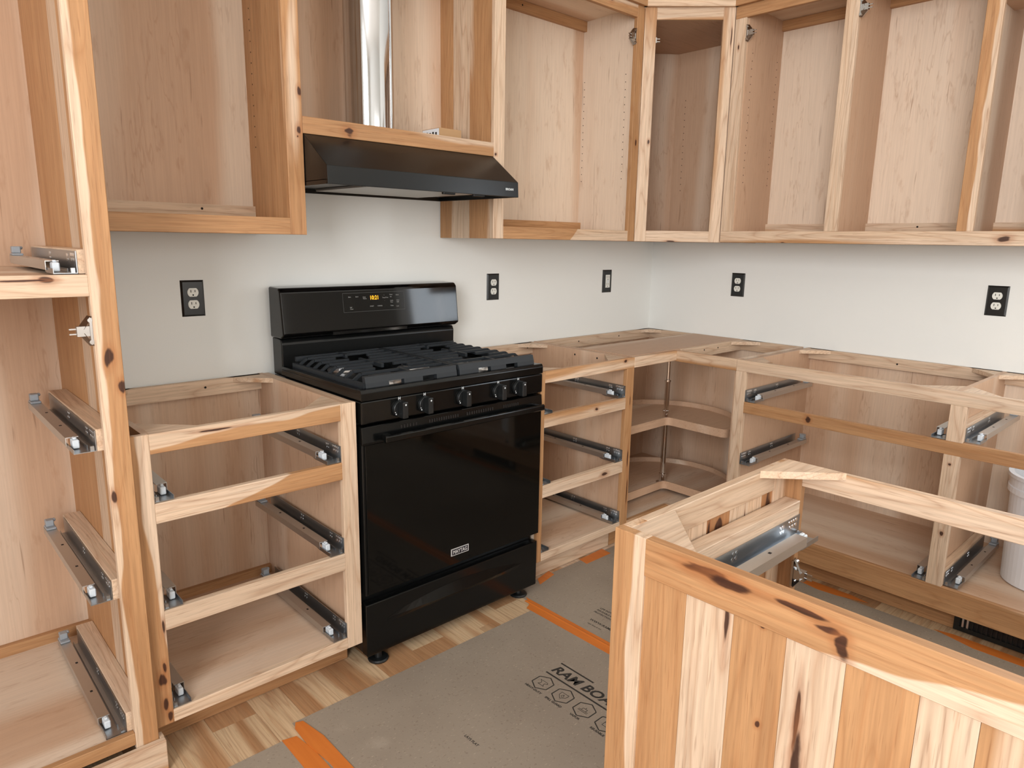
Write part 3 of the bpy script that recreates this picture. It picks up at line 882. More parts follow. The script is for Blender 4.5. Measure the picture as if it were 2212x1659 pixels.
o = diag('stile', 0, 0.052, ZU, 2.347, -FT, 0, H('z'), bevel=BV, tone=.3, seed=171.0)
knotty(o, ((DA.x + .03, DA.y - .03, 1.79), (0.006, 0.006, 0.012)))
o = diag('stile', DL - 0.050, DL, ZU, 2.347, -FT, 0, H('z'), bevel=BV, tone=.3, seed=173.0)
knotty(o, ((DB_.x - .008, DB_.y + .008, 2.22), (0.003, 0.003, 0.05)))
o = diag('rail', 0.052, DL - 0.050, ZU, 1.402, -FT, 0, H('d'), bevel=BV, tone=.15, seed=175.0)
knotty(o, ((-0.49, -0.455, 1.355), (0.022, 0.03, 0.004)))
diag('rail', 0.052, DL - 0.050, 2.297, 2.347, -FT, 0, H('d'), bevel=BV, tone=.4, seed=177.0)
diag('top_trim', -0.008, DL + 0.008, 2.346, 2.43, 0.0002, 0.0195, H('d'), bevel=BV, tone=.35, seed=179.0)
box('side_panel', -0.6065, -0.592, -0.318, -0.004, ZU, 2.36, PLY('z'), tUC, tone=.6)
box('side_panel', -0.318, -0.004, -0.6145, -0.600, ZU, 2.36, PLY('z'), tUC, tone=.6)
box('back_panel', -0.592, -0.12, -0.012, -0.004, ZU, 2.36, PLY('z'), tUC, tone=.7)
box('back_panel', -0.012, -0.004, -0.600, -0.10, ZU, 2.36, PLY('z'), tUC, tone=.75, seed=181.0)
bm = bmesh.new(); prism(bm, [(-0.125, -0.012), (-0.125, -0.004), (-0.120, -0.004), (-0.004, -0.10), (-0.012, -0.105)], 'z', ZU, 2.36)
mk('back_panel', bm, PLY('z'), tUC, tone=.55)
for z0, z1 in ((1.385, 1.401), (2.30, 2.316)):
    bm = bmesh.new(); prism(bm, [(-0.592, -0.012), (-0.592, -0.33), (-0.33, -0.60), (-0.012, -0.60), (-0.012, -0.11), (-0.13, -0.012)], 'z', z0, z1)
    mk('bottom_panel' if z0 < 2 else 'top_panel', bm, PLY('x'), tUC, tone=.9)
dots(tUC, [(-0.0123, y, 1.62 + i * 0.032) for i in range(15) for y in (-0.165,)], '-x', 0.0022)
hinge(tUC, (DA.x + dd.x * 0.030 - dn.x * 0.026, DA.y + dd.y * 0.030 - dn.y * 0.026, 2.222), math.radians(-45), 1)

# right-hand wall run
tUR = thing('long_wall_cabinet', (-0.16, -1.36, ZU), 'long open hickory wall cabinet run on the right wall', 'cabinet', 'upper wall cabinets')
YS = [(-0.669, -0.617), (-1.141, -1.089), (-1.619, -1.567), (-1.870, -1.820)]
Z1 = 1.355
us = []
for i, (a, b2) in enumerate(YS):
    us.append(box('stile', -0.336, -0.317, a, b2, 1.404, 2.297, H('z'), tUR, bevel=BV, tone=(.25, .2, .55, .4)[i], seed=200.0 + i * 2))
two_tone(us[2], (0, 1, 0), -1.600)
knotty(us[0], ((-0.336, -0.64, 2.18), (0.03, 0.004, 0.012)))
o = box('rail', -0.336, -0.317, -1.870, -0.617, Z1, 1.404, H('y'), tUR, bevel=BV, tone=.45, seed=210.0)
knotty(o, ((-0.336, -1.716, 1.375), (0.03, 0.022, 0.012)), ((-0.336, -0.92, 1.3555), (0.03, 0.01, 0.003)))
box('rail', -0.336, -0.317, -1.870, -0.617, 2.297, 2.347, H('y'), tUR, bevel=BV, tone=.75, seed=212.0)
box('side_panel', -0.317, -0.004, -0.672, -0.617, Z1, 2.36, PLY('z'), tUR, tone=.85, seed=213.0)
box('partition', -0.317, -0.012, -1.134, -1.110, Z1, 2.36, PLY('z'), tUR, tone=.85, seed=214.0)
box('partition', -0.317, -0.012, -1.606, -1.590, Z1, 2.36, PLY('z'), tUR, tone=.5)
box('side_panel', -0.317, -0.004, -1.870, -1.854, Z1, 2.36, PLY('z'), tUR, tone=.5)
for i, (a, b2) in enumerate(((-1.110, -0.672), (-1.590, -1.134), (-1.854, -1.606))):
    box('back_panel', -0.012, -0.004, a, b2, Z1, 2.36, PLY('z'), tUR, tone=(.25, .25, .25)[i], seed=(220.0, 223.5, 226.0)[i])
    box('cleat', -0.030, -0.012, a, b2, 1.400, 1.443, H('y'), tUR, tone=.3)
    box('cleat', -0.030, -0.012, a, b2, 2.300, 2.343, H('y'), tUR, tone=.8)
    box('bottom_panel', -0.317, -0.012, a, b2, 1.386, 1.399, PLY('y'), tUR)
box('top_panel', -0.317, -0.012, -1.854, -0.672, 2.344, 2.36, PLY('y'), tUR)
box('shelf', -0.316, -0.165, -1.8535, -1.6065, 2.163, 2.181, PLY('y'), tUR, tone=.8)
box('top_trim', -0.3555, -0.3362, -1.870, -0.617, 2.346, 2.43, H('y'), tUR, bevel=BV, tone=.75, seed=230.0)
dots(tUR, [(x, -0.6723, 1.62 + i * 0.032) for i in range(18) for x in (-0.05, -0.27)], '-y', 0.0022)
dots(tUR, [(-0.0303, y, 1.428) for y in (-0.98, -1.34)] + [(-0.0303, -0.98, 2.325)], '-x', 0.004, 'screw_hole')
hinge(tUR, (-0.332, -0.6695, 2.235), A90, 1)
hinge(tUR, (-0.332, -1.1415, 2.235), A90, 1)

# ================================================================== RANGE HOOD, DUCT, CARTON
hd = thing('range_hood', (-1.848, -0.24, 1.498), 'black under-cabinet range hood above the stove', 'range hood')
HX0, HX1 = -2.2265, -1.4705
prof = [(-0.006, 1.6505), (-0.334, 1.6505), (-0.472, 1.551), (-0.475, 1.4985), (-0.468, 1.4985), (-0.465, 1.512), (-0.020, 1.512), (-0.014, 1.4985), (-0.006, 1.4985)]
bm = bmesh.new(); prism(bm, prof, 'x', HX0, HX1)
mk('hood_shell', bm, M_BLACKS, hd, bevel=0.0015, seg=2)
for (a, b2) in ((HX0, HX0 + 0.012), (HX1 - 0.012, HX1)):
    bm = bmesh.new(); bx(bm, a, b2, -0.466, -0.016, 1.4985, 1.5125); mk('side_lip', bm, M_BLACKS, hd)
box('filter', -2.05, -1.62, -0.42, -0.06, 1.5035, 1.5115, M_FILTER, hd, bevel=0.001)
for x in (-1.79, -1.66):
    bm = bmesh.new(); bx(bm, x, x + 0.05, -0.452, -0.438, 1.494, 1.511); mk('switch', bm, M_KNOB, hd, bevel=0.002)
box('label_sticker', -1.59, -1.565, -0.35, -0.32, 1.5108, 1.5115, M_PAPER, hd)

TXT = []


def text(body, size, mat, parent, origin, xdir, ydir, name='lettering', shear=0.0, ext=0.0002, bold=0.0, sx=1.0, align='LEFT', label=None):
    c = bpy.data.curves.new('tmp_text', 'FONT'); c.body = body; c.size = size; c.shear = shear
    c.extrude = ext; c.offset = bold; c.align_x = align; c.resolution_u = 3
    o = bpy.data.objects.new('tmp_text', c); COL.objects.link(o)
    bpy.context.view_layer.update()
    me = bpy.data.meshes.new_from_object(o.evaluated_get(bpy.context.evaluated_depsgraph_get()))
    bpy.data.objects.remove(o); bpy.data.curves.remove(c)
    X, Y = Vector(xdir).normalized(), Vector(ydir).normalized(); Z = X.cross(Y)
    bm = bmesh.new(); bm.from_mesh(me); bpy.data.meshes.remove(me)
    O = Vector(origin)
    for v in bm.verts: v.co = O + X * v.co.x * sx + Y * v.co.y + Z * v.co.z
    return mk(name, bm, mat, parent, label=label)


text('BROAN', 0.011, M_WHITEINK, hd, (-1.533, -0.4745, 1.521), (1, 0, 0), (0, 0, 1), ext=0.0006, bold=0.0002)

du = thing('exhaust_duct', (-1.893, -0.17, 1.665), 'shiny round metal exhaust duct rising from the range hood', 'duct')
bm = bmesh.new(); cyl(bm, (-1.893, -0.17, 1.6655), 'z', 0.083, 0.679, 64)
bmesh.ops.delete(bm, geom=[f for f in bm.faces if len(f.verts) > 4], context='FACES_ONLY')
mk('pipe', bm, M_DUCT, du, smooth=True)
bm = bmesh.new(); lathe(bm, (-1.893, -0.17, 1.6655), [(0.088, 0), (0.0865, 0.03), (0.0845, 0.045)], 64); mk('foil_tape', bm, M_CRINK, du)
bm = bmesh.new()
cs, sn = math.cos(math.radians(-62)), math.sin(math.radians(-62))
bar(bm, (-1.893 + 0.0842 * cs, -0.17 + 0.0842 * sn, 1.71), (-1.893 + 0.0842 * cs, -0.17 + 0.0842 * sn, 2.344), 0.004, 0.003)
mk('seam', bm, M_DUCT, du)

cb = thing('carton', (-1.602, -0.193, 1.665), 'small brown carton with a white label beside the duct', 'box')
box('carton_body', -1.652, -1.552, -0.245, -0.14, 1.6652, 1.742, M_CARTON, cb)
box('white_label', -1.6524, -1.6521, -0.243, -0.142, 1.668, 1.740, M_PAPER, cb)
for i in range(5): box('label_mark', -1.6527, -1.6525, -0.230 + i * 0.018, -0.220 + i * 0.018, 1.716, 1.728 + 0.002 * (i % 2), M_INK, cb)

# ================================================================== GAS RANGE
g = thing('gas_range', (-1.851, -0.33, 0.0), 'black freestanding gas range with five knobs and cast iron grates', 'stove')
GX0, GX1 = -2.226, -1.476
GY = -0.625
box('body', GX0 + 0.004, GX1 - 0.004, -0.585, -0.032, 0.045, 0.872, M_BLACKS, g, bevel=0.003)
# cooktop tray
bm = bmesh.new()
prism(bm, [(-0.10, 0.8765), (-0.626, 0.8765), (-0.627, 0.900), (-0.622, 0.910), (-0.604, 0.911), (-0.596, 0.897), (-0.10, 0.897)], 'x', GX0, GX1)
for (e0, e1, e2, e3) in ((GX0, GX0, GX0 + 0.016, GX0 + 0.020), (GX1, GX1, GX1 - 0.016, GX1 - 0.020)):
    prism(bm, [(e0, 0.8975), (e1, 0.909), (e2, 0.909), (e3, 0.8975)], 'y', -0.6, -0.10)
mk('cooktop', bm, M_BLACK, g, bevel=0.0015, seg=2)
# burners
for (x, y, r) in ((-2.06, -0.23, 0.040), (-2.06, -0.48, 0.048), (-1.851, -0.35, 0.042), (-1.645, -0.23, 0.036), (-1.645, -0.48, 0.050)):
    bm = bmesh.new(); lathe(bm, (x, y, 0.8972), [(r + 0.016, 0), (r + 0.012, 0.005), (r, 0.007), (r, 0.014)], 28)
    bu = mk('burner', bm, M_ALU, g)
    bm = bmesh.new(); lathe(bm, (x, y, 0.9114), [(r - 0.003, 0), (r - 0.002, 0.006), (r - 0.012, 0.009)], 28); mk('burner_cap', bm, M_IRON, bu)
# grates: two halves
for h in range(2):
    a, b2 = (GX0 + 0.024, -1.853) if h == 0 else (-1.849, GX1 - 0.024)
    bm = bmesh.new(); zt = 0.944
    out = a if h == 0 else b2; inn = b2 if h == 0 else a
    s = 1 if h == 0 else -1
    cxs = (a + b2) / 2
    # outer side rail, low
    bar(bm, (out + s * 0.006, -0.135, 0.914), (out + s * 0.006, -0.600, 0.914), 0.011, 0.018)
    bar(bm, (inn - s * 0.006, -0.135, zt - 0.009), (inn - s * 0.006, -0.600, zt - 0.009), 0.010, 0.016)
    # front and back plates
    prism(bm, [(-0.590, 0.922), (-0.606, 0.924), (-0.600, zt - 0.001), (-0.586, zt)], 'x', a + 0.004, b2 - 0.004)
    for (e0, e1) in ((a + 0.004, a + 0.085), (cxs - 0.035, cxs + 0.035), (b2 - 0.085, b2 - 0.004)):
        prism(bm, [(-0.592, 0.903), (-0.609, 0.905), (-0.606, 0.9242), (-0.590, 0.9222)], 'x', e0, e1)
    bar(bm, (a + 0.01, -0.140, zt - 0.008), (b2 - 0.01, -0.140, zt - 0.008), 0.010, 0.016)
    rows = [-0.178 - i * 0.0505 for i in range(8)]
    for y in rows:
        near = min(abs(y + 0.24), abs(y + 0.475))
        x_in, x_out = inn - s * 0.008, out + s * 0.034
        if near < 0.05:
            gap = 0.062 if near < 0.03 else 0.04
            bar(bm, (x_out, y, zt - 0.0045), (cxs - s * gap, y, zt - 0.0045), 0.0085, 0.0085)
            bar(bm, (cxs + s * gap, y, zt - 0.0045), (x_in, y, zt - 0.0045), 0.0085, 0.0085)
        else:
            bar(bm, (x_out, y, zt - 0.0045), (x_in, y, zt - 0.0045), 0.0085, 0.0085)
        bar(bm, (x_out - s * 0.002, y, zt - 0.0045), (out + s * 0.006, y, 0.921), 0.0085, 0.0085)
    for yc in (-0.24, -0.475):
        for q in (-1, 1):
            bar(bm, (cxs, yc + q * 0.045, zt - 0.007), (cxs, yc + q * 0.115, zt - 0.007), 0.010, 0.013)
    for (x, y) in ((a + 0.012, -0.15), (a + 0.012, -0.59), (b2 - 0.012, -0.15), (b2 - 0.012, -0.59)):
        bx(bm, x - 0.006, x + 0.006, y - 0.006, y + 0.006, 0.8972, 0.920)
    mk('grate', bm, M_IRON, g)
# control panel
box('control_panel', GX0, GX1, GY, -0.585, 0.806, 0.8745, M_BLACK, g, bevel=0.004, seg=2)
for i, x in enumerate((-2.094, -2.000, -1.847, -1.692, -1.598)):
    bm = bmesh.new(); cyl(bm, (x, GY - 0.0002, 0.838), 'y', 0.0265, -0.010, 32, 0.0245); bmesh.ops.bevel(bm, geom=list(bm.edges), offset=0.001, segments=1, affect='EDGES')
    kn = mk('knob', bm, M_KNOB, g)
    bm = bmesh.new()
    prism(bm, [(-0.010, -0.0258), (0.010, -0.0258), (0.0095, 0.0258), (-0.0095, 0.0258)], 'y', 0, -0.026)
    for vv in bm.verts: vv.co = Vector((x + vv.co.x, GY - 0.010 + vv.co.y, 0.838 + vv.co.z))
    mk('grip', bm, M_KNOB, kn, bevel=0.003, seg=2)
    bm = bmesh.new(); cyl(bm, (x, GY - 0.0362, 0.855), 'y', 0.0028, -0.0004, 10); mk('pointer_dot', bm, M_WHITEINK, kn)
    text('H', 0.012, M_WHITEINK, g, (x - 0.004, GY - 0.0004, 0.8655), (1, 0, 0), (0, 0, 1), name='knob_mark', bold=0.0003)
    bm = bmesh.new(); cyl(bm, (x - 0.021, GY - 0.0105, 0.830), 'y', 0.0016, -0.0004, 8); cyl(bm, (x - 0.0185, GY - 0.0105, 0.824), 'y', 0.0022, -0.0004, 8); mk('dial_mark', bm, M_WHITEINK, kn)
# oven door
box('door', GX0 + 0.001, GX1 - 0.001, GY + 0.004, -0.586, 0.256, 0.745, M_BLACKS, g, bevel=0.002)
dr = g.children[-1]
box('door_glass', GX0 + 0.010, GX1 - 0.003, GY - 0.0005, GY + 0.0035, 0.259, 0.742, M_GLASS, dr, bevel=0.001)
bm = bmesh.new(); prism(bm, [(-0.586, 0.742), (GY - 0.001, 0.742), (GY - 0.003, 0.748), (GY + 0.002, 0.797), (-0.586, 0.799)], 'x', GX0, GX1)
mk('door_top', bm, M_BLACK, dr, bevel=0.0015)
bm = bmesh.new()
for (a, b2, n) in ((-2.094, -2.027, 6), (-1.986, -1.863, 13), (-1.833, -1.711, 12), (-1.669, -1.593, 8)):
    for i in range(n):
        x = a + (b2 - a) * (i + .5) / n
        bx(bm, x - 0.0022, x + 0.0022, GY - 0.0015, GY + 0.001, 0.775, 0.785)
mk('vent_slots', bm, M_HOLE, dr, stuff=True)
bm = bmesh.new()
prism(bm, [(GY - 0.040, 0.752), (GY - 0.034, 0.747), (GY - 0.026, 0.750), (GY - 0.026, 0.768), (GY - 0.034, 0.771), (GY - 0.040, 0.767)], 'x', -2.168, -1.500)
prism(bm, [(GY - 0.030, 0.750), (GY - 0.002, 0.750), (GY - 0.002, 0.768), (GY - 0.030, 0.768)], 'x', -2.160, -2.138)
prism(bm, [(GY - 0.030, 0.750), (GY - 0.002, 0.750), (GY - 0.002, 0.768), (GY - 0.030, 0.768)], 'x', -1.530, -1.508)
mk('door_handle', bm, M_BLACK, dr, bevel=0.0015)
bm = bmesh.new(); bx(bm, -1.897, -1.821, GY - 0.0022, GY - 0.0006, 0.291, 0.316); mk('badge_rim', bm, M_SILVER, dr)
bm = bmesh.new(); bx(bm, -1.8935, -1.8245, GY - 0.0026, GY - 0.0022, 0.2935, 0.3135); bdg = mk('badge', bm, plain('badge_navy', rgb(26, 24, 34), 0.4), dr)
text('MAYTAG', 0.0185, M_SILVER, dr, (-1.859, GY - 0.0028, 0.2975), (1, 0, 0), (0, 0, 1), align='CENTER', bold=0.0003, sx=0.82)
# storage drawer with a scooped pull
box('storage_drawer', GX0 + 0.002, GX1 - 0.002, GY + 0.006, -0.586, 0.045, 0.2235, M_BLACK, g, bevel=0.004, seg=2)
sd = g.children[-1]
bm = bmesh.new(); n = 18
top = [bm.verts.new((-2.148 + 0.59 * i / n, GY + 0.0056, 0.156 + 0.036 * math.sin(math.pi * i / n) ** 0.8)) for i in range(n + 1)]
bot = [bm.verts.new((-2.148 + 0.59 * i / n, GY + 0.0056 - 0.012 * math.sin(math.pi * i / n), 0.1555)) for i in range(n + 1)]
for i in range(n):
    vs = [bot[i], bot[i + 1], top[i + 1], top[i]]
    bm.faces.new(vs)
up = [bm.verts.new((v.co.x, GY + 0.0056, v.co.z - 0.014)) for v in bot]
for i in range(n): bm.faces.new((up[i], up[i + 1], bot[i + 1], bot[i]))
mk('drawer_pull', bm, M_BLACK, sd, smooth=False)
for (x, y) in ((-2.165, -0.585), (-1.53, -0.575), (-2.165, -0.10), (-1.53, -0.10)):
    bm = bmesh.new(); lathe(bm, (x, y, 0.0027), [(0.033, 0), (0.034, 0.004), (0.030, 0.008), (0.012, 0.009), (0.010, 0.044)], 28)
    mk('foot', bm, M_KNOB, g)
# back guard
bm = bmesh.new(); prism(bm, [(-0.030, 0.874), (-0.100, 0.874), (-0.103, 0.985), (-0.094, 1.000), (-0.030, 1.003)], 'x', GX0 + 0.004, GX1 + 0.0)
mk('back_guard', bm, M_BLACKS, g, bevel=0.004, seg=2)
bm = bmesh.new(); prism(bm, [(-0.030, 1.0035), (-0.112, 1.004), (-0.134, 1.017), (-0.118, 1.164), (-0.106, 1.176), (-0.030, 1.178)], 'x', GX0 - 0.002, GX1 + 0.002)
con = mk('console', bm, M_GLOSS, g, bevel=0.006, seg=3)
bm = bmesh.new(); prism(bm, [(-0.1345, 1.0165), (-0.131, 1.0065), (-0.128, 1.0065), (-0.1315, 1.0165)], 'x', -2.042, -1.727); mk('console_lip', bm, M_NICKEL, con)
# key pad on the sloping console face
cu = Vector((1, 0, 0)); cv = Vector((0, 0.016, 0.147)).normalized(); cnn = Vector((0, -cv.z, cv.y))


def on_con(x, z, lift=0.0004):
    y = -0.134 + (z - 1.017) / (1.164 - 1.017) * 0.016
    return Vector((x, y, z)) + cnn * lift


def con_quad(name, x0, x1, z0, z1, mat, lift, parent):
    bm = bmesh.new(); P = [(x0, z0), (x1, z0), (x1, z1), (x0, z1)]
    A = [bm.verts.new(on_con(x, z, lift - 0.0004)) for x, z in P]; B = [bm.verts.new(on_con(x, z, lift)) for x, z in P]
    bm.faces.new(A); bm.faces.new(B)
    for i in range(4): bm.faces.new((A[i], A[(i + 1) % 4], B[(i + 1) % 4], B[i]))
    return mk(name, bm, mat, parent)


con_quad('keypad_border', -1.994, -1.732, 1.0825, 1.151, M_DIMINK, 0.0005, con)
con_quad('keypad', -1.993, -1.733, 1.0835, 1.150, M_GLOSS, 0.0009, con)
text('10:21', 0.021, M_LED, con, on_con(-1.884, 1.1245, 0.0012), cu, cv, name='clock_digits', bold=0.0002, sx=0.86)
for (x, z, s) in ((-1.972, 1.135, 'Bake'), (-1.942, 1.135, 'Broil'), (-1.912, 1.133, 'Keep'), (-1.912, 1.127, 'Warm'), (-1.968, 1.098, 'Self'), (-1.968, 1.092, 'Clean'), (-1.885, 1.0985, 'START'), (-1.853, 1.0985, 'CANCEL'), (-1.830, 1.128, 'Temp/Time'),
                  (-1.823, 1.137, '+'), (-1.821, 1.117, '-'), (-1.798, 1.138, 'Timer'), (-1.796, 1.130, 'Set'), (-1.796, 1.116, 'Cook'), (-1.796, 1.110, 'Time'), (-1.796, 1.097, 'Delay'), (-1.770, 1.136, 'Clock'), (-1.768, 1.116, 'Oven'), (-1.768, 1.110, 'Light'), (-1.770, 1.094, 'Lock')):
    text(s, 0.0056, M_GREYINK, con, on_con(x, z, 0.0012), cu, cv, name='key_legend')

# ================================================================== OUTLETS
def outlet(c, face, label, decora=False):
    """face '-y' on the back wall, '-x' on the right wall; c = (u, z) centre"""
    def P(u, d, z):     # u along wall to the viewer's right, d out of wall
        return (c[0] + u, -d, c[1] + z) if face == '-y' else (-d, c[0] - u, c[1] + z)
    o = thing('outlet', P(0, 0, 0), label, 'outlet', 'black plated wall outlets')

    def slab(name, outline, d0, d1, mat, parent, inset=0.0, inz=0.0):
        bm = bmesh.new()
        A = [bm.verts.new(P(u, d0, z)) for u, z in outline]
        B = [bm.verts.new(P(u * (1 - inset), d1, z * (1 - inz))) for u, z in outline]
        bm.faces.new(A); bm.faces.new(B)
        n = len(outline)
        for i in range(n): bm.faces.new((A[i], A[(i + 1) % n], B[(i + 1) % n], B[i]))
        return mk(name, bm, mat, parent)
    w, h = 0.0365, 0.0585
    slab('cover_plate', [(-w, -h), (w, -h), (w, h), (-w, h)], 0.0003, 0.0055, M_PLATE, o, 0.16, 0.10)

    def slots(parent, z0, d):
        for u, hh in ((-0.0065, 0.0042), (0.0065, 0.0034)):
            slab('slot', [(u - 0.0011, z0 + 0.004 - hh), (u + 0.0011, z0 + 0.004 - hh), (u + 0.0011, z0 + 0.004 + hh), (u - 0.0011, z0 + 0.004 + hh)], d, d + 0.0003, M_HOLE, parent)
        pts = [(0.0026 * math.cos(t), z0 - 0.0085 + 0.0026 * math.sin(t)) for t in [2 * math.pi * i / 10 for i in range(10)]]
        slab('ground_hole', pts, d, d + 0.0003, M_HOLE, parent)
    if decora:
        f = slab('receptacle', [(-0.0165, -0.033), (0.0165, -0.033), (0.0165, 0.033), (-0.0165, 0.033)], 0.0053, 0.0075, M_IVORY, o)
        slots(f, 0.018, 0.0076); slots(f, -0.018, 0.0076)
        for z in (-0.004, 0.004):
            slab('test_button', [(-0.007, z - 0.0025), (0.007, z - 0.0025), (0.007, z + 0.0025), (-0.007, z + 0.0025)], 0.0076, 0.0082, M_CLIP, f)
    else:
        for z0 in (0.0195, -0.0195):
            pts = []
            for i in range(40):
                t2 = 2 * math.pi * i / 40
                u, zz = 0.0172 * math.cos(t2), 0.0172 * math.sin(t2)
                pts.append((u, z0 + max(-0.0137, min(0.0137, zz))))
            f = slab('receptacle', pts, 0.0053, 0.0072, M_IVORY, o)
            slots(f, z0, 0.0073)
        bm = bmesh.new(); p = P(0, 0.0056, 0)
        cyl(bm, p, 'y' if face == '-y' else 'x', 0.0028, -0.0008, 10); mk('screw', bm, M_PLATE, o)


outlet((-2.469, 1.1455), '-y', 'black duplex outlet on the wall left of the range')
outlet((-1.175, 1.1425), '-y', 'black duplex outlet on the wall right of the range')
outlet((-0.384, 1.1475), '-y', 'black outlet with a flat rectangular receptacle next to the wall corner', True)
outlet((-0.536, 1.1465), '-x', 'black duplex outlet on the right wall nearest the corner')
outlet((-1.649, 1.145), '-x', 'black duplex outlet on the right wall at the picture edge')

# ================================================================== ISLAND
IX0, IX1 = -2.376, -1.780
IY0, IY1 = -1.694, -3.30
il = thing('island_cabinet', (-2.08, -2.5, 0), 'plank-sided hickory island cabinet without a top in the foreground', 'cabinet')
TH = 0.020
box('stile', IX0, IX0 + TH, -1.757, IY0, 0.0025, ZB, H('z'), il, bevel=BV, tone=.45, seed=301.0)
two_tone(il.children[-1], (0, 1, 0), -1.737)
o = box('rail', IX0, IX0 + TH, IY1 + 0.06, -1.757, .812, ZB, H('y'), il, bevel=BV, tone=.72, seed=303.0)
knotty(o, ((IX0, -1.868, 0.862), (0.03, 0.045, 0.0085)), ((IX0, -1.905, 0.856), (0.03, 0.045, 0.0095)), ((IX0, -2.022, 0.862), (0.03, 0.040, 0.0050)), ((IX0, -2.056, 0.847), (0.03, 0.022, 0.0080)), ((IX0, -2.075, 0.829), (0.03, 0.010, 0.018)))
two_tone(o, (0, 0.2, 1), 0.399)
box('rail', IX0, IX0 + TH, IY1 + 0.06, -1.757, .0025, .10, H('y'), il, bevel=BV, tone=.5)
box('stile', IX0, IX0 + TH, IY1, IY1 + 0.06, 0.0025, ZB, H('z'), il, bevel=BV)
py = [-1.757, -1.836, -1.917, -1.998, -2.079, -2.167, -2.231, -2.315, -2.40, -2.48, -2.57, -2.66, -2.74, -2.83, -2.91, -3.0, -3.08, -3.16, -3.24]
pt = [.62, .1, .6, .3, .75, .0, .5, .3, .7, .2, .5, .6, .1, .4, .7, .3, .5, .2]
for i in range(len(py) - 1):
    o = box('plank', IX0 + 0.005, IX0 + 0.017, py[i + 1] + 0.0003, py[i] - 0.0003, .10, .812, H('z'), il, tone=pt[i], seed=310.0 + i * 2.7)
    if i == 1: knotty(o, ((IX0, -1.9065, 0.782), (0.03, 0.0045, 0.036)))
    if i == 2: knotty(o, ((IX0, -1.968, 0.655), (0.03, 0.004, 0.006)), ((IX0, -1.963, 0.811), (0.03, 0.004, 0.004)))
    if i == 3: knotty(o, ((IX0, -2.022, 0.70), (0.03, 0.0045, 0.05)), ((IX0, -2.025, 0.62), (0.03, 0.010, 0.06)))
# end panel towards the range, seen from inside
box('stile', IX0 + TH, IX0 + 0.065, IY0 - 0.019, IY0, .0025, ZB, H('z'), il, bevel=BV)
box('stile', IX1 - 0.075, IX1 - FT, IY0 - 0.019, IY0, .0025, ZB, H('z'), il, bevel=BV, tone=.4)
knotty(il.children[-1], ((-1.83, IY0 - 0.019, 0.80), (0.006, 0.03, 0.05)), ((-1.815, IY0 - 0.019, 0.75), (0.003, 0.03, 0.06)))
box('rail', IX0 + 0.065, IX1 - 0.075, IY0 - 0.019, IY0, .823, ZB, H('x'), il, bevel=BV, tone=.35, seed=351.0)
knotty(il.children[-1], ((-1.99, IY0 - 0.019, 0.845), (0.05, 0.03, 0.004)))
box('rail', IX0 + 0.065, IX1 - 0.075, IY0 - 0.019, IY0, .0025, .10, H('x'), il)
px = [-2.311, -2.25, -2.175, -2.112, -2.029, -1.957, -1.90, -1.855]
pt = [.3, .1, .25, .9, .1, .35, .9]
for i in range(7):
    o = box('plank', px[i] + 0.0003, px[i + 1] - 0.0003, IY0 - 0.015, IY0 - 0.003, .10, .823, H('z'), il, tone=pt[i], seed=360.0 + i * 3.1)
    if i == 3: knotty(o, ((-2.072, IY0 - 0.015, 0.80), (0.028, 0.03, 0.02)), ((-2.105, IY0 - 0.015, 0.74), (0.006, 0.03, 0.08)))
    if i == 6: knotty(o, ((-1.874, IY0 - 0.015, 0.78), (0.014, 0.03, 0.06)))
    if i == 4: knotty(o, ((-1.968, IY0 - 0.015, 0.79), (0.002, 0.03, 0.03)))
# face frame on the aisle side
box('stile', IX1 - FT, IX1, -1.747, IY0, .0025, ZB, H('z'), il, bevel=BV, tone=.6, seed=372.0)
box('rail', IX1 - FT, IX1, IY1, -1.747, .829, ZB, H('y'), il, bevel=BV, tone=.35, seed=374.0)
box('rail', IX1 - FT, IX1, IY1, -1.747, .10, .15, H('y'), il, bevel=BV)
box('stile', IX1 - FT, IX1, IY1, IY1 + 0.05, .15, .829, H('z'), il, bevel=BV)
box('side_panel', IX0 + TH, IX1 - FT, IY1, IY1 + 0.016, .0025, ZB, PLY('z'), il)
box('bottom_panel', IX0 + TH, IX1 - FT, IY1 + 0.016, IY0 - 0.019, .128, .144, PLY('y'), il, tone=.6)
tri_block(il, (IX0 + TH, IY0 - 0.019), 1, -1, 0.125, ZB + 0.0008)
tri_block(il, (IX1 - FT, IY0 - 0.019), -1, -1, 0.125, ZB + 0.007)
box('spacer_block', -2.30, -1.802, -1.7490, -1.7135, .752, .797, H('x'), il, bevel=0.001, tone=.05)
slide(il, (-1.801, -1.7495, .7185), math.pi / 2, -1, .50)
hinge(il, (-1.796, -1.748, .628), math.pi / 2, -1)

# ================================================================== FLOOR PAPER, PRINT AND TAPE
def sheet(x0, x1, y0, y1, label, z=0.0008):
    bm = bmesh.new(); bx(bm, x0, x1, y0, y1, z, z + 0.0012)
    return tag(mk('floor_paper', bm, M_BOARD), label, 'floor paper', 'sheets of floor protection paper')


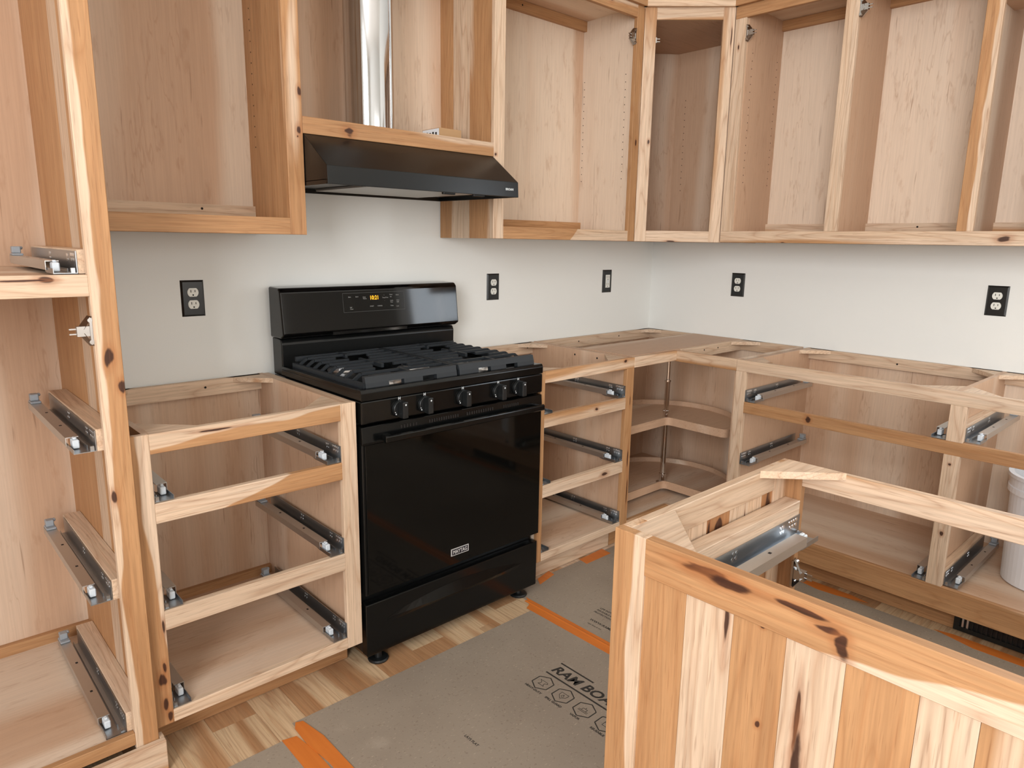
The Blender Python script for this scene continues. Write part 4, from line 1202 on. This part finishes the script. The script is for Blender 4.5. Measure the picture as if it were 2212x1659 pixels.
s1 = sheet(-2.515, -1.552, -3.5, -0.695, 'brown floor protection sheet printed with the large black lettering')
s2 = sheet(-3.55, -2.545, -3.5, -0.745, 'brown floor protection sheet at the bottom left beside the split tape')
s3 = sheet(-1.536, -0.585, -3.5, -0.535, 'brown floor protection sheet in the aisle between island and right-hand run')
ZP = 0.0021
def ink_line(p, q, w, parent, name='print_line'):
    bm = bmesh.new(); bar(bm, (p[0], p[1], ZP), (q[0], q[1], ZP), w, 0.0003); return mk(name, bm, M_INK, parent)
text('RAM BOARD', 0.0505, M_INK, s1, (-1.7865, -1.000, ZP), (0, -1, 0), (1, 0, 0), shear=0.22, bold=0.0014, sx=1.06)
ink_line((-1.7345, -0.998), (-1.7345, -1.136), 0.006, s1)
ink_line((-1.7345, -1.205), (-1.7345, -1.36), 0.006, s1)
ink_line((-1.8035, -0.998), (-1.8035, -1.37), 0.006, s1)
for i, (hy, s) in enumerate(((-1.032, 'HEAVY-DUTY'), (-1.117, 'SPILL GUARD'), (-1.203, 'VAPOR'), (-1.288, 'REUSABLE'))):
    c = (-1.8525, hy); R = 0.035
    P = [(c[0] + R * math.cos(math.pi / 3 * k), c[1] + R * math.sin(math.pi / 3 * k)) for k in range(6)]
    bm = bmesh.new()
    for k in range(6): bar(bm, (*P[k], ZP), (*P[(k + 1) % 6], ZP), 0.0035, 0.0003)
    mk('hexagon_mark', bm, M_INK, s1)
    bm = bmesh.new()
    X = lambda a, b2: (c[0] + b2, c[1] - a, ZP)
    segs = {0: [((-.017, .009), (.012, .009)), ((-.017, .009), (-.006, .001)), ((-.006, .001), (-.006, -.006)), ((-.006, -.006), (-.011, -.012)), ((-.011, -.012), (.013, -.012)), ((.013, -.012), (.007, -.006)), ((.007, -.006), (.007, .001)), ((.007, .001), (.016, .004)), ((.016, .004), (.012, .009))],
            1: [((-.014, .012), (.014, .012)), ((.014, .012), (.013, -.002)), ((.013, -.002), (0, -.015)), ((0, -.015), (-.013, -.002)), ((-.013, -.002), (-.014, .012)), ((0, .006), (.005, -.003)), ((.005, -.003), (0, -.007)), ((0, -.007), (-.005, -.003)), ((-.005, -.003), (0, .006))],
            2: [((-.017, -.010), (.017, -.010)), ((-.017, -.005), (.017, -.005)), ((-.008, -.005), (-.008, .005)), ((.008, -.005), (.008, .005)), ((-.008, .005), (.008, .005)), ((0, .005), (0, .012))],
            3: [((-.010, -.010), (.010, -.010)), ((-.010, .004), (.010, .004)), ((-.010, -.010), (-.010, .010))]}[i]
    for a, b2 in segs: bar(bm, X(*a), X(*b2), 0.0016, 0.0003)
    mk('icon_mark', bm, M_INK, s1)
    text(s, 0.0112, M_INK, s1, (-1.8990, hy, ZP), (0, -1, 0), (1, 0, 0), align='CENTER', bold=0.0004)
text('LAYS FLAT', 0.012, M_INK, s1, (-2.185, -1.055, ZP), (0, -1, 0), (1, 0, 0), bold=0.0002)
text('LIFE INSTALLS', 0.013, M_INK, s3, (-1.372, -0.853, ZP), (0, -1, 0), (1, 0, 0), bold=0.0002)
text('REUSABLE BOARD', 0.013, M_INK, s3, (-1.390, -0.853, ZP), (0, -1, 0), (1, 0, 0), bold=0.0002)
text('PROTECTION', 0.013, M_INK, s3, (-1.408, -0.853, ZP), (0, -1, 0), (1, 0, 0), bold=0.0002)
text('WWW.RAMBOARD.COM', 0.017, M_INK, s3, (-1.462, -0.880, ZP), (0, -1, 0), (1, 0, 0), bold=0.0003)
text('ram board inc.', 0.011, M_INK, s3, (-1.485, -0.89, ZP), (0, -1, 0), (1, 0, 0))


def tape(pts, label, z=0.0021, th=0.0005):
    bm = bmesh.new(); prism(bm, pts, 'z', z, z + th)
    return tag(mk('tape_strip', bm, M_TAPE), label, 'tape', 'orange tape on the floor paper')


tp = tape([(-1.578, -0.672), (-1.552, -0.660), (-1.523, -0.612), (-1.523, -2.6), (-1.578, -2.6)], 'long orange tape strip joining the sheets from the range foot to the island')
bm = bmesh.new(); prism(bm, [(-1.548, 0.0026), (-1.542, 0.0046), (-1.535, 0.0026)], 'y', -0.63, -2.6); mk('fold_ridge', bm, M_TAPE, tp)
tape([(-2.520, -0.722), (-2.508, -0.700), (-2.489, -0.708), (-2.474, -0.80), (-2.474, -1.6), (-2.510, -1.6), (-2.512, -0.90), (-2.523, -0.80)], 'orange tape strip, right half of the split tape at the bottom', 0.0021, 0.0022)
tape([(-2.568, -0.742), (-2.530, -0.752), (-2.518, -0.84), (-2.519, -1.6), (-2.575, -1.6)], 'orange tape strip, left half of the split tape at the bottom')
tape([(-1.41, -0.575), (-1.385, -0.535), (-1.30, -0.515), (-1.305, -0.552)], 'short orange tape scrap beside the range at the toe kick', 0.0021)
tape([(-1.13, -0.575), (-1.122, -0.527), (-0.965, -0.520), (-0.972, -0.575)], 'orange tape scrap at the toe kick of the drawer cabinet', 0.0021)
tape([(-0.585, -1.24), (-0.545, -1.27), (-0.545, -1.34), (-0.545, -1.44), (-0.56, -1.51), (-0.592, -1.40), (-0.600, -1.33)], 'torn orange tape along the right-hand toe kick seen through the island', 0.0021)
tape([(-0.575, -1.74), (-0.56, -1.80), (-0.555, -2.5), (-0.600, -2.5), (-0.610, -1.87)], 'orange tape beside the black air register', 0.0021)
